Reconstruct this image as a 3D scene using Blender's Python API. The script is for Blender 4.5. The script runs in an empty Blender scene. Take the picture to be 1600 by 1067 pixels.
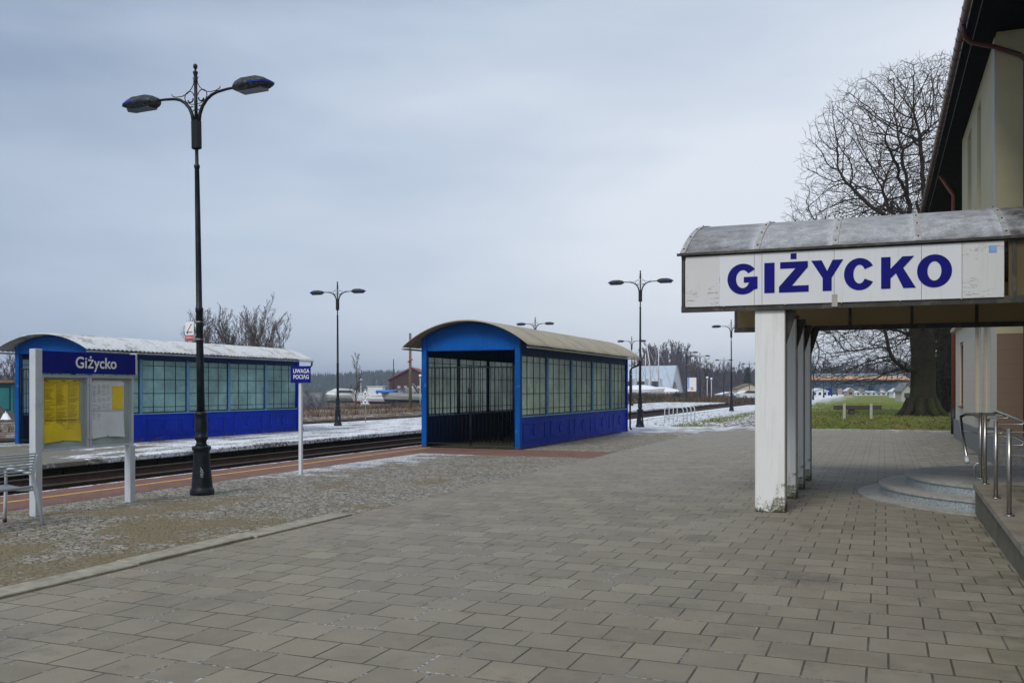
import bpy, math, random
from mathutils import Vector, Matrix
R = math.radians
S = bpy.context.scene
C = S.collection
# ------------------------------------------------------------ camera, light, exposure
FPX, HC, HY = 1450.0, 1.65, 607.0
TH = math.atan(580 / FPX); CT, ST = math.cos(TH), math.sin(TH)
cam = bpy.data.cameras.new('camera'); camo = bpy.data.objects.new('camera', cam); C.objects.link(camo)
cam.sensor_width = 36; cam.lens = 36 * FPX / 1600; cam.shift_y = (HY - 533.5) / 1600
cam.clip_start = .05; cam.clip_end = 6000
camo.location = (0, 0, HC); camo.rotation_euler = (R(90), 0, TH)
S.camera = camo
wd = bpy.data.worlds.new('World'); S.world = wd; wd.use_nodes = True
nt = wd.node_tree; nt.nodes.clear()
def wn(t, **k):
    n = nt.nodes.new(t)
    for a, b in k.items(): setattr(n, a, b)
    return n
SUN_EL, SUN_ROT = R(44), R(190)
sky = wn('ShaderNodeTexSky', sky_type='NISHITA', sun_disc=False, sun_elevation=SUN_EL, sun_rotation=SUN_ROT)
tc = wn('ShaderNodeTexCoord')
sep = wn('ShaderNodeSeparateXYZ'); nt.links.new(tc.outputs['Generated'], sep.inputs[0])
mp = wn('ShaderNodeMapping'); mp.inputs['Scale'].default_value = (1, 1, 4.0); nt.links.new(tc.outputs['Generated'], mp.inputs[0])
ns = wn('ShaderNodeTexNoise'); ns.inputs['Scale'].default_value = 1.6; ns.inputs['Detail'].default_value = 5; ns.inputs['Roughness'].default_value = .5
nt.links.new(mp.outputs[0], ns.inputs['Vector'])
def wm(op, a, b):
    n = wn('ShaderNodeMath', operation=op)
    for i, v in enumerate((a, b)):
        if isinstance(v, (int, float)): n.inputs[i].default_value = v
        else: nt.links.new(v, n.inputs[i])
    return n.outputs[0]
# the overcast is thinner straight ahead (along the tracks) and heavier to the west
dark = wm('MULTIPLY', sep.outputs['X'], -.62)
t = wm('ADD', wm('MULTIPLY', wm('SUBTRACT', ns.outputs[0], .5), .85), wm('SUBTRACT', 1.10, dark))
t = wm('ADD', t, wm('MULTIPLY', sep.outputs['Z'], -.52))
rp = wn('ShaderNodeValToRGB'); nt.links.new(t, rp.inputs[0])
rp.color_ramp.elements[0].position = .3; rp.color_ramp.elements[0].color = (.15, .21, .32, 1)
rp.color_ramp.elements[1].position = 1.05; rp.color_ramp.elements[1].color = (.60, .635, .69, 1)
e = rp.color_ramp.elements.new(.7); e.color = (.41, .475, .57, 1)
sc = wn('ShaderNodeVectorMath', operation='SCALE'); nt.links.new(rp.outputs[0], sc.inputs[0]); sc.inputs['Scale'].default_value = 10.0
mx = wn('ShaderNodeMix', data_type='RGBA'); mx.inputs[0].default_value = .93
nt.links.new(sky.outputs[0], mx.inputs[6]); nt.links.new(sc.outputs[0], mx.inputs[7])
bg = wn('ShaderNodeBackground'); bg.inputs[1].default_value = .1
nt.links.new(mx.outputs[2], bg.inputs[0])
wo = wn('ShaderNodeOutputWorld'); nt.links.new(bg.outputs[0], wo.inputs[0])
sl = bpy.data.lights.new('sun', 'SUN'); sl.energy = 1.5; sl.angle = R(20); sl.color = (1, .96, .9)
so = bpy.data.objects.new('sun', sl); C.objects.link(so); so.rotation_euler = (R(46), 0, R(-10))
S.view_settings.view_transform = 'Standard'; S.view_settings.look = 'None'; S.view_settings.exposure = .45; S.view_settings.gamma = 1
S.cycles.max_bounces = 8; S.cycles.transparent_max_bounces = 16
# ------------------------------------------------------------ where things stand
def W(px, Z, z=0):
    xr = (px - 800) / FPX * Z
    return (xr * CT - Z * ST, xr * ST + Z * CT, z)
def G(px, py, z=0): return W(px, FPX * (HC - z) / (py - HY), z)
def HZ(py, Z): return HC + (HY - py) * Z / FPX
# ------------------------------------------------------------ mesh builder
class MB:
    def __init__(s): s.v = []; s.f = []; s.m = []; s.sm = []
    def add(s, vs, fs, m=0, smooth=False, mat=None):
        o = len(s.v)
        if mat is not None: vs = [mat @ Vector(v) for v in vs]
        s.v += [tuple(v) for v in vs]; s.f += [tuple(i + o for i in f) for f in fs]
        s.m += [m] * len(fs); s.sm += [smooth] * len(fs); return s
    def box(s, x0, x1, y0, y1, z0, z1, m=0, mat=None):
        vs = [(x, y, z) for z in (z0, z1) for y in (y0, y1) for x in (x0, x1)]
        return s.add(vs, [(0, 2, 3, 1), (4, 5, 7, 6), (0, 1, 5, 4), (2, 6, 7, 3), (0, 4, 6, 2), (1, 3, 7, 5)], m, False, mat)
    def bev(s, x0, x1, y0, y1, z0, z1, b=.01, m=0, mat=None):   # box with chamfered edges
        pts = []
        for z, i in ((z0, b), (z0 + b, 0), (z1 - b, 0), (z1, b)):
            bb = b
            for (x, y) in ((x0 + bb, y0), (x1 - bb, y0), (x1, y0 + bb), (x1, y1 - bb), (x1 - bb, y1), (x0 + bb, y1), (x0, y1 - bb), (x0, y0 + bb)):
                cx, cy = (x0 + x1) / 2, (y0 + y1) / 2
                kx = 1 - i * 2 / max(x1 - x0, 1e-6); ky = 1 - i * 2 / max(y1 - y0, 1e-6)
                pts.append((cx + (x - cx) * kx, cy + (y - cy) * ky, z))
        fs = [tuple(range(7, -1, -1)), tuple(range(24, 32))]
        for r in range(3):
            for k in range(8):
                a = r * 8 + k; c = r * 8 + (k + 1) % 8
                fs.append((a, c, c + 8, a + 8))
        return s.add(pts, fs, m, False, mat)
    def tube(s, pts, r, n=8, m=0, cap=True, smooth=True, mat=None):
        P = [Vector(p) for p in pts]; k = len(P)
        rr = r if isinstance(r, (list, tuple)) else [r] * k
        vs = []; fs = []; up = None
        for i in range(k):
            d = (P[min(i + 1, k - 1)] - P[max(i - 1, 0)])
            if d.length < 1e-9: d = Vector((0, 0, 1))
            d.normalize()
            if up is None: up = Vector((0, 0, 1)) if abs(d.z) < .95 else Vector((1, 0, 0))
            a = d.cross(up)
            if a.length < 1e-4: a = d.cross(Vector((1, .3, 0)))
            a.normalize(); b = a.cross(d).normalized(); up = b
            for j in range(n):
                t = 2 * math.pi * j / n
                vs.append(P[i] + (a * math.cos(t) + b * math.sin(t)) * rr[i])
        for i in range(k - 1):
            for j in range(n):
                q = (j + 1) % n
                fs.append((i * n + j, i * n + q, (i + 1) * n + q, (i + 1) * n + j))
        if cap and n > 3:
            fs.append(tuple(range(n - 1, -1, -1))); fs.append(tuple((k - 1) * n + j for j in range(n)))
        return s.add(vs, fs, m, smooth, mat)
    def lathe(s, prof, n=20, m=0, c=(0, 0), smooth=True, mat=None):
        vs = [(c[0] + r * math.cos(2 * math.pi * j / n), c[1] + r * math.sin(2 * math.pi * j / n), z) for r, z in prof for j in range(n)]
        fs = []
        for i in range(len(prof) - 1):
            for j in range(n):
                q = (j + 1) % n
                fs.append((i * n + j, i * n + q, (i + 1) * n + q, (i + 1) * n + j))
        fs.append(tuple(range(n - 1, -1, -1))); fs.append(tuple((len(prof) - 1) * n + j for j in range(n)))
        return s.add(vs, fs, m, smooth, mat)
    def prism(s, poly, d0, d1, axis='y', m=0, mat=None):
        """polygon (a,b) extruded along axis. y: (a,d,b); x: (d,a,b); z: (a,b,d)"""
        def P(a, b, d): return (a, d, b) if axis == 'y' else ((d, a, b) if axis == 'x' else (a, b, d))
        n = len(poly)
        vs = [P(a, b, d0) for a, b in poly] + [P(a, b, d1) for a, b in poly]
        fs = [tuple(range(n)), tuple(range(2 * n - 1, n - 1, -1))]
        for i in range(n):
            j = (i + 1) % n
            fs.append((i, i + n, j + n, j))
        return s.add(vs, fs, m, False, mat)
    def strip(s, outer, inner, d0, d1, axis='y', m=0, closed=False):
        """band between two polylines of equal count, extruded"""
        def P(a, b, d): return (a, d, b) if axis == 'y' else ((d, a, b) if axis == 'x' else (a, b, d))
        n = len(outer); vs = []
        for (o, i) in zip(outer, inner):
            vs += [P(*o, d0), P(*i, d0), P(*i, d1), P(*o, d1)]
        fs = []
        for k in range(n if closed else n - 1):
            a = k * 4; b = ((k + 1) % n) * 4
            fs += [(a, b, b + 1, a + 1), (a + 1, b + 1, b + 2, a + 2), (a + 2, b + 2, b + 3, a + 3), (a + 3, b + 3, b, a)]
        if not closed:
            fs += [(0, 1, 2, 3), (n * 4 - 1, n * 4 - 2, n * 4 - 3, n * 4 - 4)]
        return s.add(vs, fs, m)
    def build(s, name, mats, parent=None, loc=None, fix=True):
        me = bpy.data.meshes.new(name); me.from_pydata(s.v, [], s.f)
        for mt in (mats if isinstance(mats, (list, tuple)) else [mats]): me.materials.append(mt)
        me.polygons.foreach_set('material_index', s.m); me.polygons.foreach_set('use_smooth', s.sm)
        if fix and len(s.f) < 60000:
            import bmesh
            bm = bmesh.new(); bm.from_mesh(me); bmesh.ops.recalc_face_normals(bm, faces=bm.faces); bm.to_mesh(me); bm.free()
        me.update()
        o = bpy.data.objects.new(name, me); C.objects.link(o)
        if parent: o.parent = parent
        if loc: o.location = loc
        return o
def tag(o, label=None, cat=None, group=None, kind=None):
    if label: o['label'] = label
    if cat: o['category'] = cat
    if group: o['group'] = group
    if kind: o['kind'] = kind
    return o
def thing(name, label, cat, loc=(0, 0, 0), rz=0, group=None):
    o = bpy.data.objects.new(name, None); C.objects.link(o); o.location = loc; o.rotation_euler = (0, 0, rz)
    o.empty_display_size = .2
    return tag(o, label, cat, group)
def dup(o, parent=None):
    c = o.copy(); C.objects.link(c)
    if parent: c.parent = parent
    for ch in list(o.children): dup(ch, c)
    return c
# ------------------------------------------------------------ materials
class N:
    def __init__(s, name):
        s.mat = bpy.data.materials.new(name); s.mat.use_nodes = True
        s.t = s.mat.node_tree; s.bsdf = s.t.nodes['Principled BSDF']; s.out = s.t.nodes['Material Output']
        s._p = None; s._o = None
    def node(s, ty, **k):
        n = s.t.nodes.new(ty)
        for a, b in k.items(): setattr(n, a, b)
        return n
    def put(s, sock, v):
        if hasattr(v, 'is_linked') or isinstance(v, bpy.types.NodeSocket): s.t.links.new(v, sock)
        elif isinstance(v, (tuple, list)):
            sock.default_value = tuple(v) + ((1,) if len(v) == 3 and len(sock.default_value) == 4 else ())
        else: sock.default_value = v
    def world(s):
        if not s._p: s._p = s.node('ShaderNodeNewGeometry').outputs['Position']
        return s._p
    def obj(s):
        if not s._o: s._o = s.node('ShaderNodeTexCoord').outputs['Object']
        return s._o
    def xyz(s, v): n = s.node('ShaderNodeSeparateXYZ'); s.put(n.inputs[0], v); return n.outputs
    def scale(s, v, k): n = s.node('ShaderNodeMapping'); s.put(n.inputs[0], v); n.inputs['Scale'].default_value = k; return n.outputs[0]
    def noise(s, v, sc=5, d=4, r=.55, dist=0):
        n = s.node('ShaderNodeTexNoise'); s.put(n.inputs['Vector'], v); n.inputs['Scale'].default_value = sc
        n.inputs['Detail'].default_value = d; n.inputs['Roughness'].default_value = r; n.inputs['Distortion'].default_value = dist
        return n.outputs[0]
    def vor(s, v, sc=5, feat='F1', rnd=1):
        n = s.node('ShaderNodeTexVoronoi', feature=feat); s.put(n.inputs['Vector'], v); n.inputs['Scale'].default_value = sc
        n.inputs['Randomness'].default_value = rnd; return n.outputs
    def m(s, op, a, b=0, c=None, clamp=False):
        n = s.node('ShaderNodeMath', operation=op, use_clamp=clamp); s.put(n.inputs[0], a); s.put(n.inputs[1], b)
        if c is not None: s.put(n.inputs[2], c)
        return n.outputs[0]
    def mr(s, v, a, b, c=0, d=1, smooth=False):
        n = s.node('ShaderNodeMapRange'); n.clamp = True
        if smooth: n.interpolation_type = 'SMOOTHSTEP'
        for i, q in enumerate((v, a, b, c, d)): s.put(n.inputs[i], q)
        return n.outputs[0]
    def mix(s, f, a, b, mode='MIX'):
        n = s.node('ShaderNodeMix', data_type='RGBA', blend_type=mode)
        s.put(n.inputs[0], f); s.put(n.inputs[6], a); s.put(n.inputs[7], b); return n.outputs[2]
    def bump(s, h, st=.3, dist=.01):
        n = s.node('ShaderNodeBump'); n.inputs['Strength'].default_value = st; n.inputs['Distance'].default_value = dist
        s.put(n.inputs['Height'], h); s.t.links.new(n.outputs[0], s.bsdf.inputs['Normal'])
    def fin(s, col=None, rough=.6, metal=0, spec=None):
        if col is not None: s.put(s.bsdf.inputs['Base Color'], col)
        s.put(s.bsdf.inputs['Roughness'], rough); s.put(s.bsdf.inputs['Metallic'], metal)
        if spec is not None: s.bsdf.inputs['Specular IOR Level'].default_value = spec
        return s.mat
def simple(name, c, rough=.6, metal=0, var=.25, sc=6, bump=0, bsc=60, dirt=None, dsc=3, damt=.5, spec=None):
    n = N(name); v = n.obj()
    f = n.noise(v, sc, 5, .6)
    a = tuple(x * (1 - var) for x in c); b = tuple(min(1, x * (1 + var)) for x in c)
    col = n.mix(n.mr(f, .3, .7), a, b)
    if dirt: col = n.mix(n.m('MULTIPLY', n.mr(n.noise(v, dsc, 8, .65), .5, .68), damt), col, dirt)
    if bump: n.bump(n.noise(v, bsc, 3), bump, .004)
    rf = n.mr(f, .3, .7, rough * .85, min(1, rough * 1.15))
    return n.fin(col, rf, metal, spec)
M = {}
SNOW = (.74, .78, .84)
def mk_paving():
    n = N('concrete_slab_paving'); p = n.world()
    pw = n.node('ShaderNodeVectorMath', operation='ADD'); n.put(pw.inputs[0], p); pw.inputs[1].default_value = (-.03 + 35 * .352, .118 + 35.4, 0)
    p2 = pw.outputs[0]
    b = n.node('ShaderNodeTexBrick', offset=.34, offset_frequency=2, squash=1); n.put(b.inputs['Vector'], p2)
    for k, q in (('Scale', 1), ('Mortar Size', .0075), ('Mortar Smooth', .25), ('Bias', 0), ('Brick Width', .352), ('Row Height', .354)): b.inputs[k].default_value = q
    b.inputs['Color1'].default_value = (0, 0, 0, 1); b.inputs['Color2'].default_value = (1, 1, 1, 1); b.inputs['Mortar'].default_value = (.5, .5, .5, 1)
    fac = b.outputs['Fac']; rnd = b.outputs['Color']
    c1 = n.mix(rnd, (.262, .228, .160), (.390, .342, .248))
    blot = n.noise(p, 1.1, 6, .6); c1 = n.mix(n.mr(blot, .35, .7, 0, .55), c1, (.20, .175, .14))
    blot2 = n.noise(p, 4.2, 6, .7); c1 = n.mix(n.mr(blot2, .45, .75, 0, .5), c1, (.42, .385, .31))
    bl3 = n.noise(p, .35, 3, .6); c1 = n.mix(n.mr(bl3, .4, .65, 0, .4), c1, (.33, .305, .25))
    wet = n.noise(p, .8, 8, .75); c1 = n.mix(n.mr(wet, .55, .64, 0, .55), c1, (.15, .135, .108))
    rust = n.noise(p, 2.3, 7, .75); c1 = n.mix(n.mr(rust, .60, .70, 0, .5), c1, (.19, .13, .09))
    yy = n.xyz(p)[1]; c1 = n.mix(n.mr(yy, 12, 26, 0, .28), c1, (.40, .39, .37))
    fine = n.noise(p, 160, 3, .7); c1 = n.mix(n.mr(fine, .35, .65, 0, .5), c1, (.08, .073, .06), 'MULTIPLY')
    c1 = n.mix(.0, c1, c1)
    # spots and chips
    v = n.vor(p, 3.1)[0]; c1 = n.mix(n.mr(v, .015, .03, .7, 0), c1, (.5, .5, .48))
    x, y, z = n.xyz(p)
    # joints: dark soil, rimed with snow in places, mossy at the building
    jn = n.noise(p, 1.7, 5, .6); jn2 = n.noise(n.scale(p, (.35, .35, .35)), 1, 3, .5)
    snowy = n.m('ADD', n.mr(jn, .5, .66), 0)
    far = n.mr(x, 0.5, -3.0, .35, 1.0)
    snj = n.m('MULTIPLY', n.m('MULTIPLY', snowy, far), n.mr(n.noise(p, 34, 3, .6), .46, .56, .04, 1))
    jc = n.mix(n.mr(jn, .35, .5), (.030, .025, .015), (.06, .052, .03))
    jc = n.mix(snj, jc, (.62, .65, .7))
    col = n.mix(n.m('MULTIPLY', fac, .92), c1, jc)
    # the strip of thin snow at the far edge and melted patches
    sn = n.noise(n.scale(p, (1, .8, 1)), 1.4, 8, .72)
    e = n.m('ADD', n.mr(y, 33, 41, -.16, .2), n.mr(x, -3.5, -6.6, -.1, .05))
    sf = n.mr(n.m('ADD', sn, e), .56, .64)
    sf = n.m('MULTIPLY', sf, n.mr(n.noise(p, 14, 4, .7), .38, .52))
    col = n.mix(sf, col, SNOW)
    moss = n.m('MULTIPLY', n.mr(x, .3, 1.1), n.mr(n.noise(p, 3, 5, .6), .45, .6)); col = n.mix(n.m('MULTIPLY', moss, .5), col, (.07, .075, .028))
    h = n.m('SUBTRACT', n.m('ADD', n.m('MULTIPLY', fine, .12), n.m('MULTIPLY', rnd, .25)), n.m('MULTIPLY', fac, 1))
    n.bump(h, .6, .006)
    return n.fin(col, n.mr(blot2, .3, .7, .6, .8), 0, .4)
def mk_cobble():
    n = N('granite_sett_surface'); p = n.world(); x, y, z = n.xyz(p)
    wp = n.scale(p, (1, 1, 0))
    v = n.vor(wp, 12.5, 'DISTANCE_TO_EDGE', .75)[0]; vc = n.vor(wp, 12.5, 'F1', .75)[1]
    st = n.mr(v, .03, .09)
    sc_ = n.xyz(vc)[0]
    stone = n.mix(sc_, (.22, .205, .17), (.40, .38, .335))
    nb = n.noise(p, .7, 6, .65); nb2 = n.noise(p, 5, 6, .7)
    grass = n.mix(n.noise(p, 30, 3, .7), (.085, .065, .03), (.28, .225, .13))
    # moss and dead grass cover the setts near the kerb
    cov = n.m('ADD', n.mr(nb, .42, .62, 0, .8), n.m('SUBTRACT', n.mr(y, 13, 6.5, 0, .6), .24))
    cov = n.m('MULTIPLY', n.mr(n.m('ADD', n.m('ADD', cov, n.m('MULTIPLY', n.m('SUBTRACT', nb2, .5), 1.6)), n.m('MULTIPLY', n.m('SUBTRACT', n.noise(p, 28, 3, .7), .5), 1.2)), .32, .62), .85)
    col = n.mix(st, n.mix(n.noise(p, 9, 3), (.05, .045, .03), (.13, .11, .07)), stone)
    col = n.mix(cov, col, grass)
    # thin snow: specks towards the platform, drifts past the shelter
    s1 = n.noise(p, 1.3, 7, .7)
    bias = n.m('ADD', n.mr(x, -9.2, -11.0, -.20, .03), n.mr(y, 12, 20, -.08, .0))
    bias = n.m('ADD', bias, n.m('MULTIPLY', n.m('MULTIPLY', n.mr(y, 12.5, 16), n.mr(x, -7.8, -9.6)), .13))
    bias = n.m('ADD', bias, n.mr(y, 29, 36, 0, .27))
    sf = n.mr(n.m('ADD', s1, bias), .50, .60)
    sp = n.mr(n.m('ADD', n.noise(p, 22, 4, .7), n.mr(y, 29, 37, 0, .16)), .44, .54)
    col = n.mix(n.m('MULTIPLY', n.m('MULTIPLY', sf, sp), .92), col, SNOW)
    n.bump(n.m('ADD', st, n.m('MULTIPLY', n.noise(p, 60, 3), .8)), .7, .012)
    return n.fin(col, .85, 0, .25)
def mk_redpave():
    n = N('red_platform_paving'); p = n.world(); x, y, z = n.xyz(p)
    b = n.node('ShaderNodeTexBrick', offset=.5); n.put(b.inputs['Vector'], n.scale(p, (1, 1, 0)))
    for k, q in (('Scale', 1), ('Mortar Size', .004), ('Brick Width', .2), ('Row Height', .1)): b.inputs[k].default_value = q
    b.inputs['Color1'].default_value = (.155, .072, .055, 1); b.inputs['Color2'].default_value = (.225, .105, .08, 1); b.inputs['Mortar'].default_value = (.10, .06, .045, 1)
    col = n.mix(n.mr(n.noise(p, 2, 6, .7), .4, .7, 0, .55), b.outputs['Color'], (.19, .14, .11))
    # worn yellow safety line is laid separately; snow on the coping and beyond the shelter
    s = n.m('ADD', n.noise(p, 2.2, 7, .7), n.m('ADD', n.mr(x, -12.38, -12.55, -.3, .1), n.mr(y, 30, 37, 0, .5)))
    sf = n.m('MULTIPLY', n.mr(s, .50, .56), n.mr(n.m('ADD', n.noise(p, 25, 3, .7), n.mr(y, 30, 37, 0, .12)), .40, .50))
    col = n.mix(sf, col, SNOW); n.bump(n.noise(p, 50, 3), .3, .005)
    return n.fin(col, .8, 0, .3)
def mk_ground():
    n = N('open_ground'); p = n.world(); x, y, z = n.xyz(p)
    n1 = n.noise(p, .22, 8, .7); n2 = n.noise(p, 3, 6, .7); n3 = n.noise(p, 20, 3, .7)
    brown = n.mix(n3, (.05, .034, .02), (.20, .135, .075))
    green = n.mix(n2, (.075, .13, .012), (.18, .26, .03))
    green = n.mix(n.mr(n1, .42, .6, 0, .8), green, (.20, .15, .06))
    # west of the tracks: ballast dirt, snow, dead grass
    ball = n.mix(n.vor(p, 14)[0], (.055, .045, .038), (.02, .016, .014))
    snow = n.mix(n.mr(n.m('ADD', n2, n.m('MULTIPLY', n3, .4)), .40, .76, 1, 0), brown, SNOW)
    patch = n.mr(n.m('ADD', n.m('MULTIPLY', n.noise(p, 1.1, 7, .75), 1), n.mr(x, -46, -40, -.22, .05)), .50, .56)
    westc = n.mix(patch, brown, snow)
    col = n.mix(n.mr(z, -.2, -.14), ball, westc)
    low = n.mr(x, -52, -48, 1, 0); col = n.mix(low, col, n.mix(n.mr(n1, .45, .6), brown, (.05, .06, .07)))
    east = n.mr(x, -12.5, -12.4); 
    sne = n.m('MULTIPLY', n.mr(n.m('ADD', n.noise(p, .6, 7, .72), n.mr(x, -3, -9, -.09, .12)), .53, .60), n.mr(n3, .38, .5))
    path = n.m('ABSOLUTE', n.m('SUBTRACT', n.m('ADD', x, n.m('MULTIPLY', n.m('SUBTRACT', y, 42), .035)), -6.0))
    gr = n.mix(sne, green, SNOW); pth = n.mix(n.mr(n2, .42, .55), (.23, .215, .19), SNOW)
    gr = n.mix(n.mr(n.m('ADD', path, n.m('MULTIPLY', n.m('SUBTRACT', n2, .5), 2.2)), 1.0, 1.5, 1, 0), gr, pth)
    gr = n.mix(n.mr(x, -8.8, -9.6), gr, n.mix(n.mr(n2, .36, .48), (.16, .15, .12), SNOW))
    col = n.mix(east, col, gr)
    n.bump(n.m('ADD', n3, n2), .8, .05)
    return n.fin(col, .95, 0, .15)
def mk_island():
    n = N('island_platform_snow'); p = n.world(); x, y, z = n.xyz(p)
    base = n.mix(n.noise(p, 12, 4, .7), (.10, .09, .07), (.27, .255, .23))
    s = n.m('ADD', n.noise(n.scale(p, (1, .5, 1)), 1.2, 8, .72), n.m('ADD', n.mr(y, 17, 24, -.1, .16), n.mr(x, -19.6, -18.6, .0, .1)))
    sf = n.m('MULTIPLY', n.mr(s, .505, .58), n.mr(n.m('ADD', n.noise(p, 11, 5, .75), n.m('MULTIPLY', n.m('SUBTRACT', n.noise(n.scale(p, (1, .3, 1)), 1.5, 4, .6), .5), .7)), .42, .52))
    moss = n.m('MULTIPLY', n.mr(n.noise(p, 2, 5, .7), .5, .62), .6)
    col = n.mix(moss, base, (.15, .15, .06))
    col = n.mix(sf, col, SNOW); n.bump(n.noise(p, 18, 4), .6, .02)
    return n.fin(col, .85, 0, .3)
def mk_platwall():
    n = N('mossy_platform_wall'); p = n.world()
    col = n.mix(n.noise(n.scale(p, (1, 1, 3)), 3, 8, .75), (.018, .02, .012), (.12, .115, .07))
    y = n.xyz(p)[1]; j = n.m('LESS_THAN', n.m('FRACT', n.m('DIVIDE', y, 1.0)), .03)
    col = n.mix(j, col, (.008, .008, .006))
    n.bump(n.noise(p, 12, 5), .8, .03); return n.fin(col, .9, 0, .2)
def mk_paint(name, c, worn, amt=.6, rough=.45, sc=5):
    n = N(name); v = n.obj()
    a = n.noise(v, sc, 8, .7); b = n.noise(n.scale(v, (3, 3, .5)), 3, 6, .7); d = n.noise(v, .9, 3, .5)
    col = n.mix(n.mr(d, .3, .7), tuple(q * .78 for q in c), tuple(min(1, q * 1.12) for q in c))
    col = n.mix(n.m('MULTIPLY', n.mr(b, .5, .72), amt * .5), col, tuple(q * .35 for q in c))
    col = n.mix(n.m('MULTIPLY', n.mr(a, .60, .67), amt), col, worn)
    z = n.xyz(v)[2]
    g1 = n.m('ADD', n.noise(v, 6, 7, .75), n.mr(z, .22, 0, -.2, .10)); col = n.mix(n.mr(g1, .50, .60, 0, .7), col, (.085, .075, .055))
    st = n.noise(n.scale(v, (14, 14, .7)), 1.6, 4, .6); col = n.mix(n.mr(st, .62, .72, 0, .35), col, (.16, .22, .32))
    ru = n.noise(v, 13, 6, .8); col = n.mix(n.mr(ru, .70, .73, 0, .8), col, (.09, .035, .018))
    n.bump(n.m('ADD', n.noise(v, 30, 4), n.m('MULTIPLY', n.noise(v, 1.5, 3), 4)), .2, .006)
    return n.fin(col, n.mr(a, .3, .7, rough * .9, rough * 1.4), 0, .1)
def mk_glass(name, body, thru, rough=.25):
    """wired, frosted and grimy glass: scatters part of the light, lets part through"""
    n = N(name); v = n.obj(); big = n.noise(v, .8, 4, .6); fi = n.noise(v, 9, 5, .7)
    k = n.mr(big, .3, .7, .55, 1.35); kk = n.mr(fi, .3, .7, .88, 1.1); k = n.m('MULTIPLY', k, kk)
    def tint(c):
        q = n.node('ShaderNodeVectorMath', operation='SCALE'); q.inputs[0].default_value = c; n.put(q.inputs['Scale'], k); return q.outputs[0]
    d = n.node('ShaderNodeBsdfDiffuse'); n.put(d.inputs[0], tint(body))
    tr = n.node('ShaderNodeBsdfTranslucent'); n.put(tr.inputs[0], tint(thru))
    a = n.node('ShaderNodeMixShader'); a.inputs[0].default_value = .50
    n.t.links.new(d.outputs[0], a.inputs[1]); n.t.links.new(tr.outputs[0], a.inputs[2])
    tp = n.node('ShaderNodeBsdfTransparent'); tp.inputs[0].default_value = (.5, .6, .6, 1)
    a2 = n.node('ShaderNodeMixShader'); a2.inputs[0].default_value = .10
    n.t.links.new(a.outputs[0], a2.inputs[1]); n.t.links.new(tp.outputs[0], a2.inputs[2])
    g = n.node('ShaderNodeBsdfGlossy'); g.inputs['Roughness'].default_value = rough; g.inputs[0].default_value = (.8, .9, .95, 1)
    lw = n.node('ShaderNodeLayerWeight'); fr = n.m('ADD', n.m('MULTIPLY', n.m('POWER', lw.outputs['Facing'], 3.5), .7), .05)
    b = n.node('ShaderNodeMixShader'); n.t.links.new(fr, b.inputs[0])
    n.t.links.new(a2.outputs[0], b.inputs[1]); n.t.links.new(g.outputs[0], b.inputs[2])
    n.t.links.new(b.outputs[0], n.out.inputs[0]); return n.mat
def mk_clear(name, tint=(.98, .99, .99), rough=.05):
    n = N(name)
    tp = n.node('ShaderNodeBsdfTransparent'); tp.inputs[0].default_value = tint + (1,)
    g = n.node('ShaderNodeBsdfGlossy'); g.inputs['Roughness'].default_value = rough
    lw = n.node('ShaderNodeLayerWeight'); fr = n.m('ADD', n.m('MULTIPLY', n.m('POWER', lw.outputs['Facing'], 3.5), .7), .05)
    b = n.node('ShaderNodeMixShader'); n.t.links.new(fr, b.inputs[0])
    n.t.links.new(tp.outputs[0], b.inputs[1]); n.t.links.new(g.outputs[0], b.inputs[2])
    n.t.links.new(b.outputs[0], n.out.inputs[0]); return n.mat
def mk_roof(name, c1, c2, snow):
    n = N(name); v = n.obj(); x, y, z = n.xyz(v)
    col = n.mix(n.noise(n.scale(v, (1, 3, 1)), 1.5, 7, .7), c1, c2)
    st = n.noise(n.scale(v, (.7, 6, .7)), 2, 5, .7); col = n.mix(n.mr(st, .5, .7, 0, .5), col, (.10, .09, .065))
    panel = n.m('LESS_THAN', n.m('FRACT', n.m('DIVIDE', y, 1.02)), .02); col = n.mix(n.m('MULTIPLY', panel, .6), col, (.08, .075, .06))
    sf = n.m('MULTIPLY', n.mr(n.m('ADD', n.noise(v, 1.4, 7, .72), snow), .5, .62), n.mr(n.noise(v, 16, 4, .7), .3, .5, .3, 1))
    col = n.mix(n.m('MULTIPLY', sf, .85), col, (.60, .63, .66)); return n.fin(col, .8, 0, .3)
def mk_canopy_roof():
    n = N('frosted_canopy_sheet'); v = n.world(); x, y, z = n.xyz(v)
    base = n.mix(n.noise(v, 1.6, 6, .7), (.055, .048, .042), (.12, .105, .09))
    gr = n.noise(v, 70, 4, .75); pa = n.m('ADD', n.m('MULTIPLY', n.noise(v, 4.5, 7, .75), .7), .18)
    rim = n.m('ABSOLUTE', n.m('SUBTRACT', n.m('FRACT', n.m('DIVIDE', n.m('SUBTRACT', x, -2.584 - .5), .99)), .5))
    cov = n.m('ADD', pa, n.m('ADD', n.m('ADD', n.mr(z, 3.5, 3.62, -.06, .06), n.mr(z, 3.8, 4.2, .0, -.08)), n.mr(rim, .1, 0, 0, .16)))
    cov = n.m('ADD', cov, n.mr(x, 1.2, 1.9, 0, -.25)); cov = n.m('ADD', cov, n.mr(x, -2.4, -1.4, -.12, .0))
    f = n.m('MULTIPLY', n.mr(cov, .36, .66), n.mr(gr, .34, .60, .2, 1))
    col = n.mix(n.m('MULTIPLY', f, .9), base, (.66, .69, .74)); n.bump(gr, .3, .004)
    return n.fin(col, n.mr(f, 0, 1, .35, .9), 0, .5)
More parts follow.
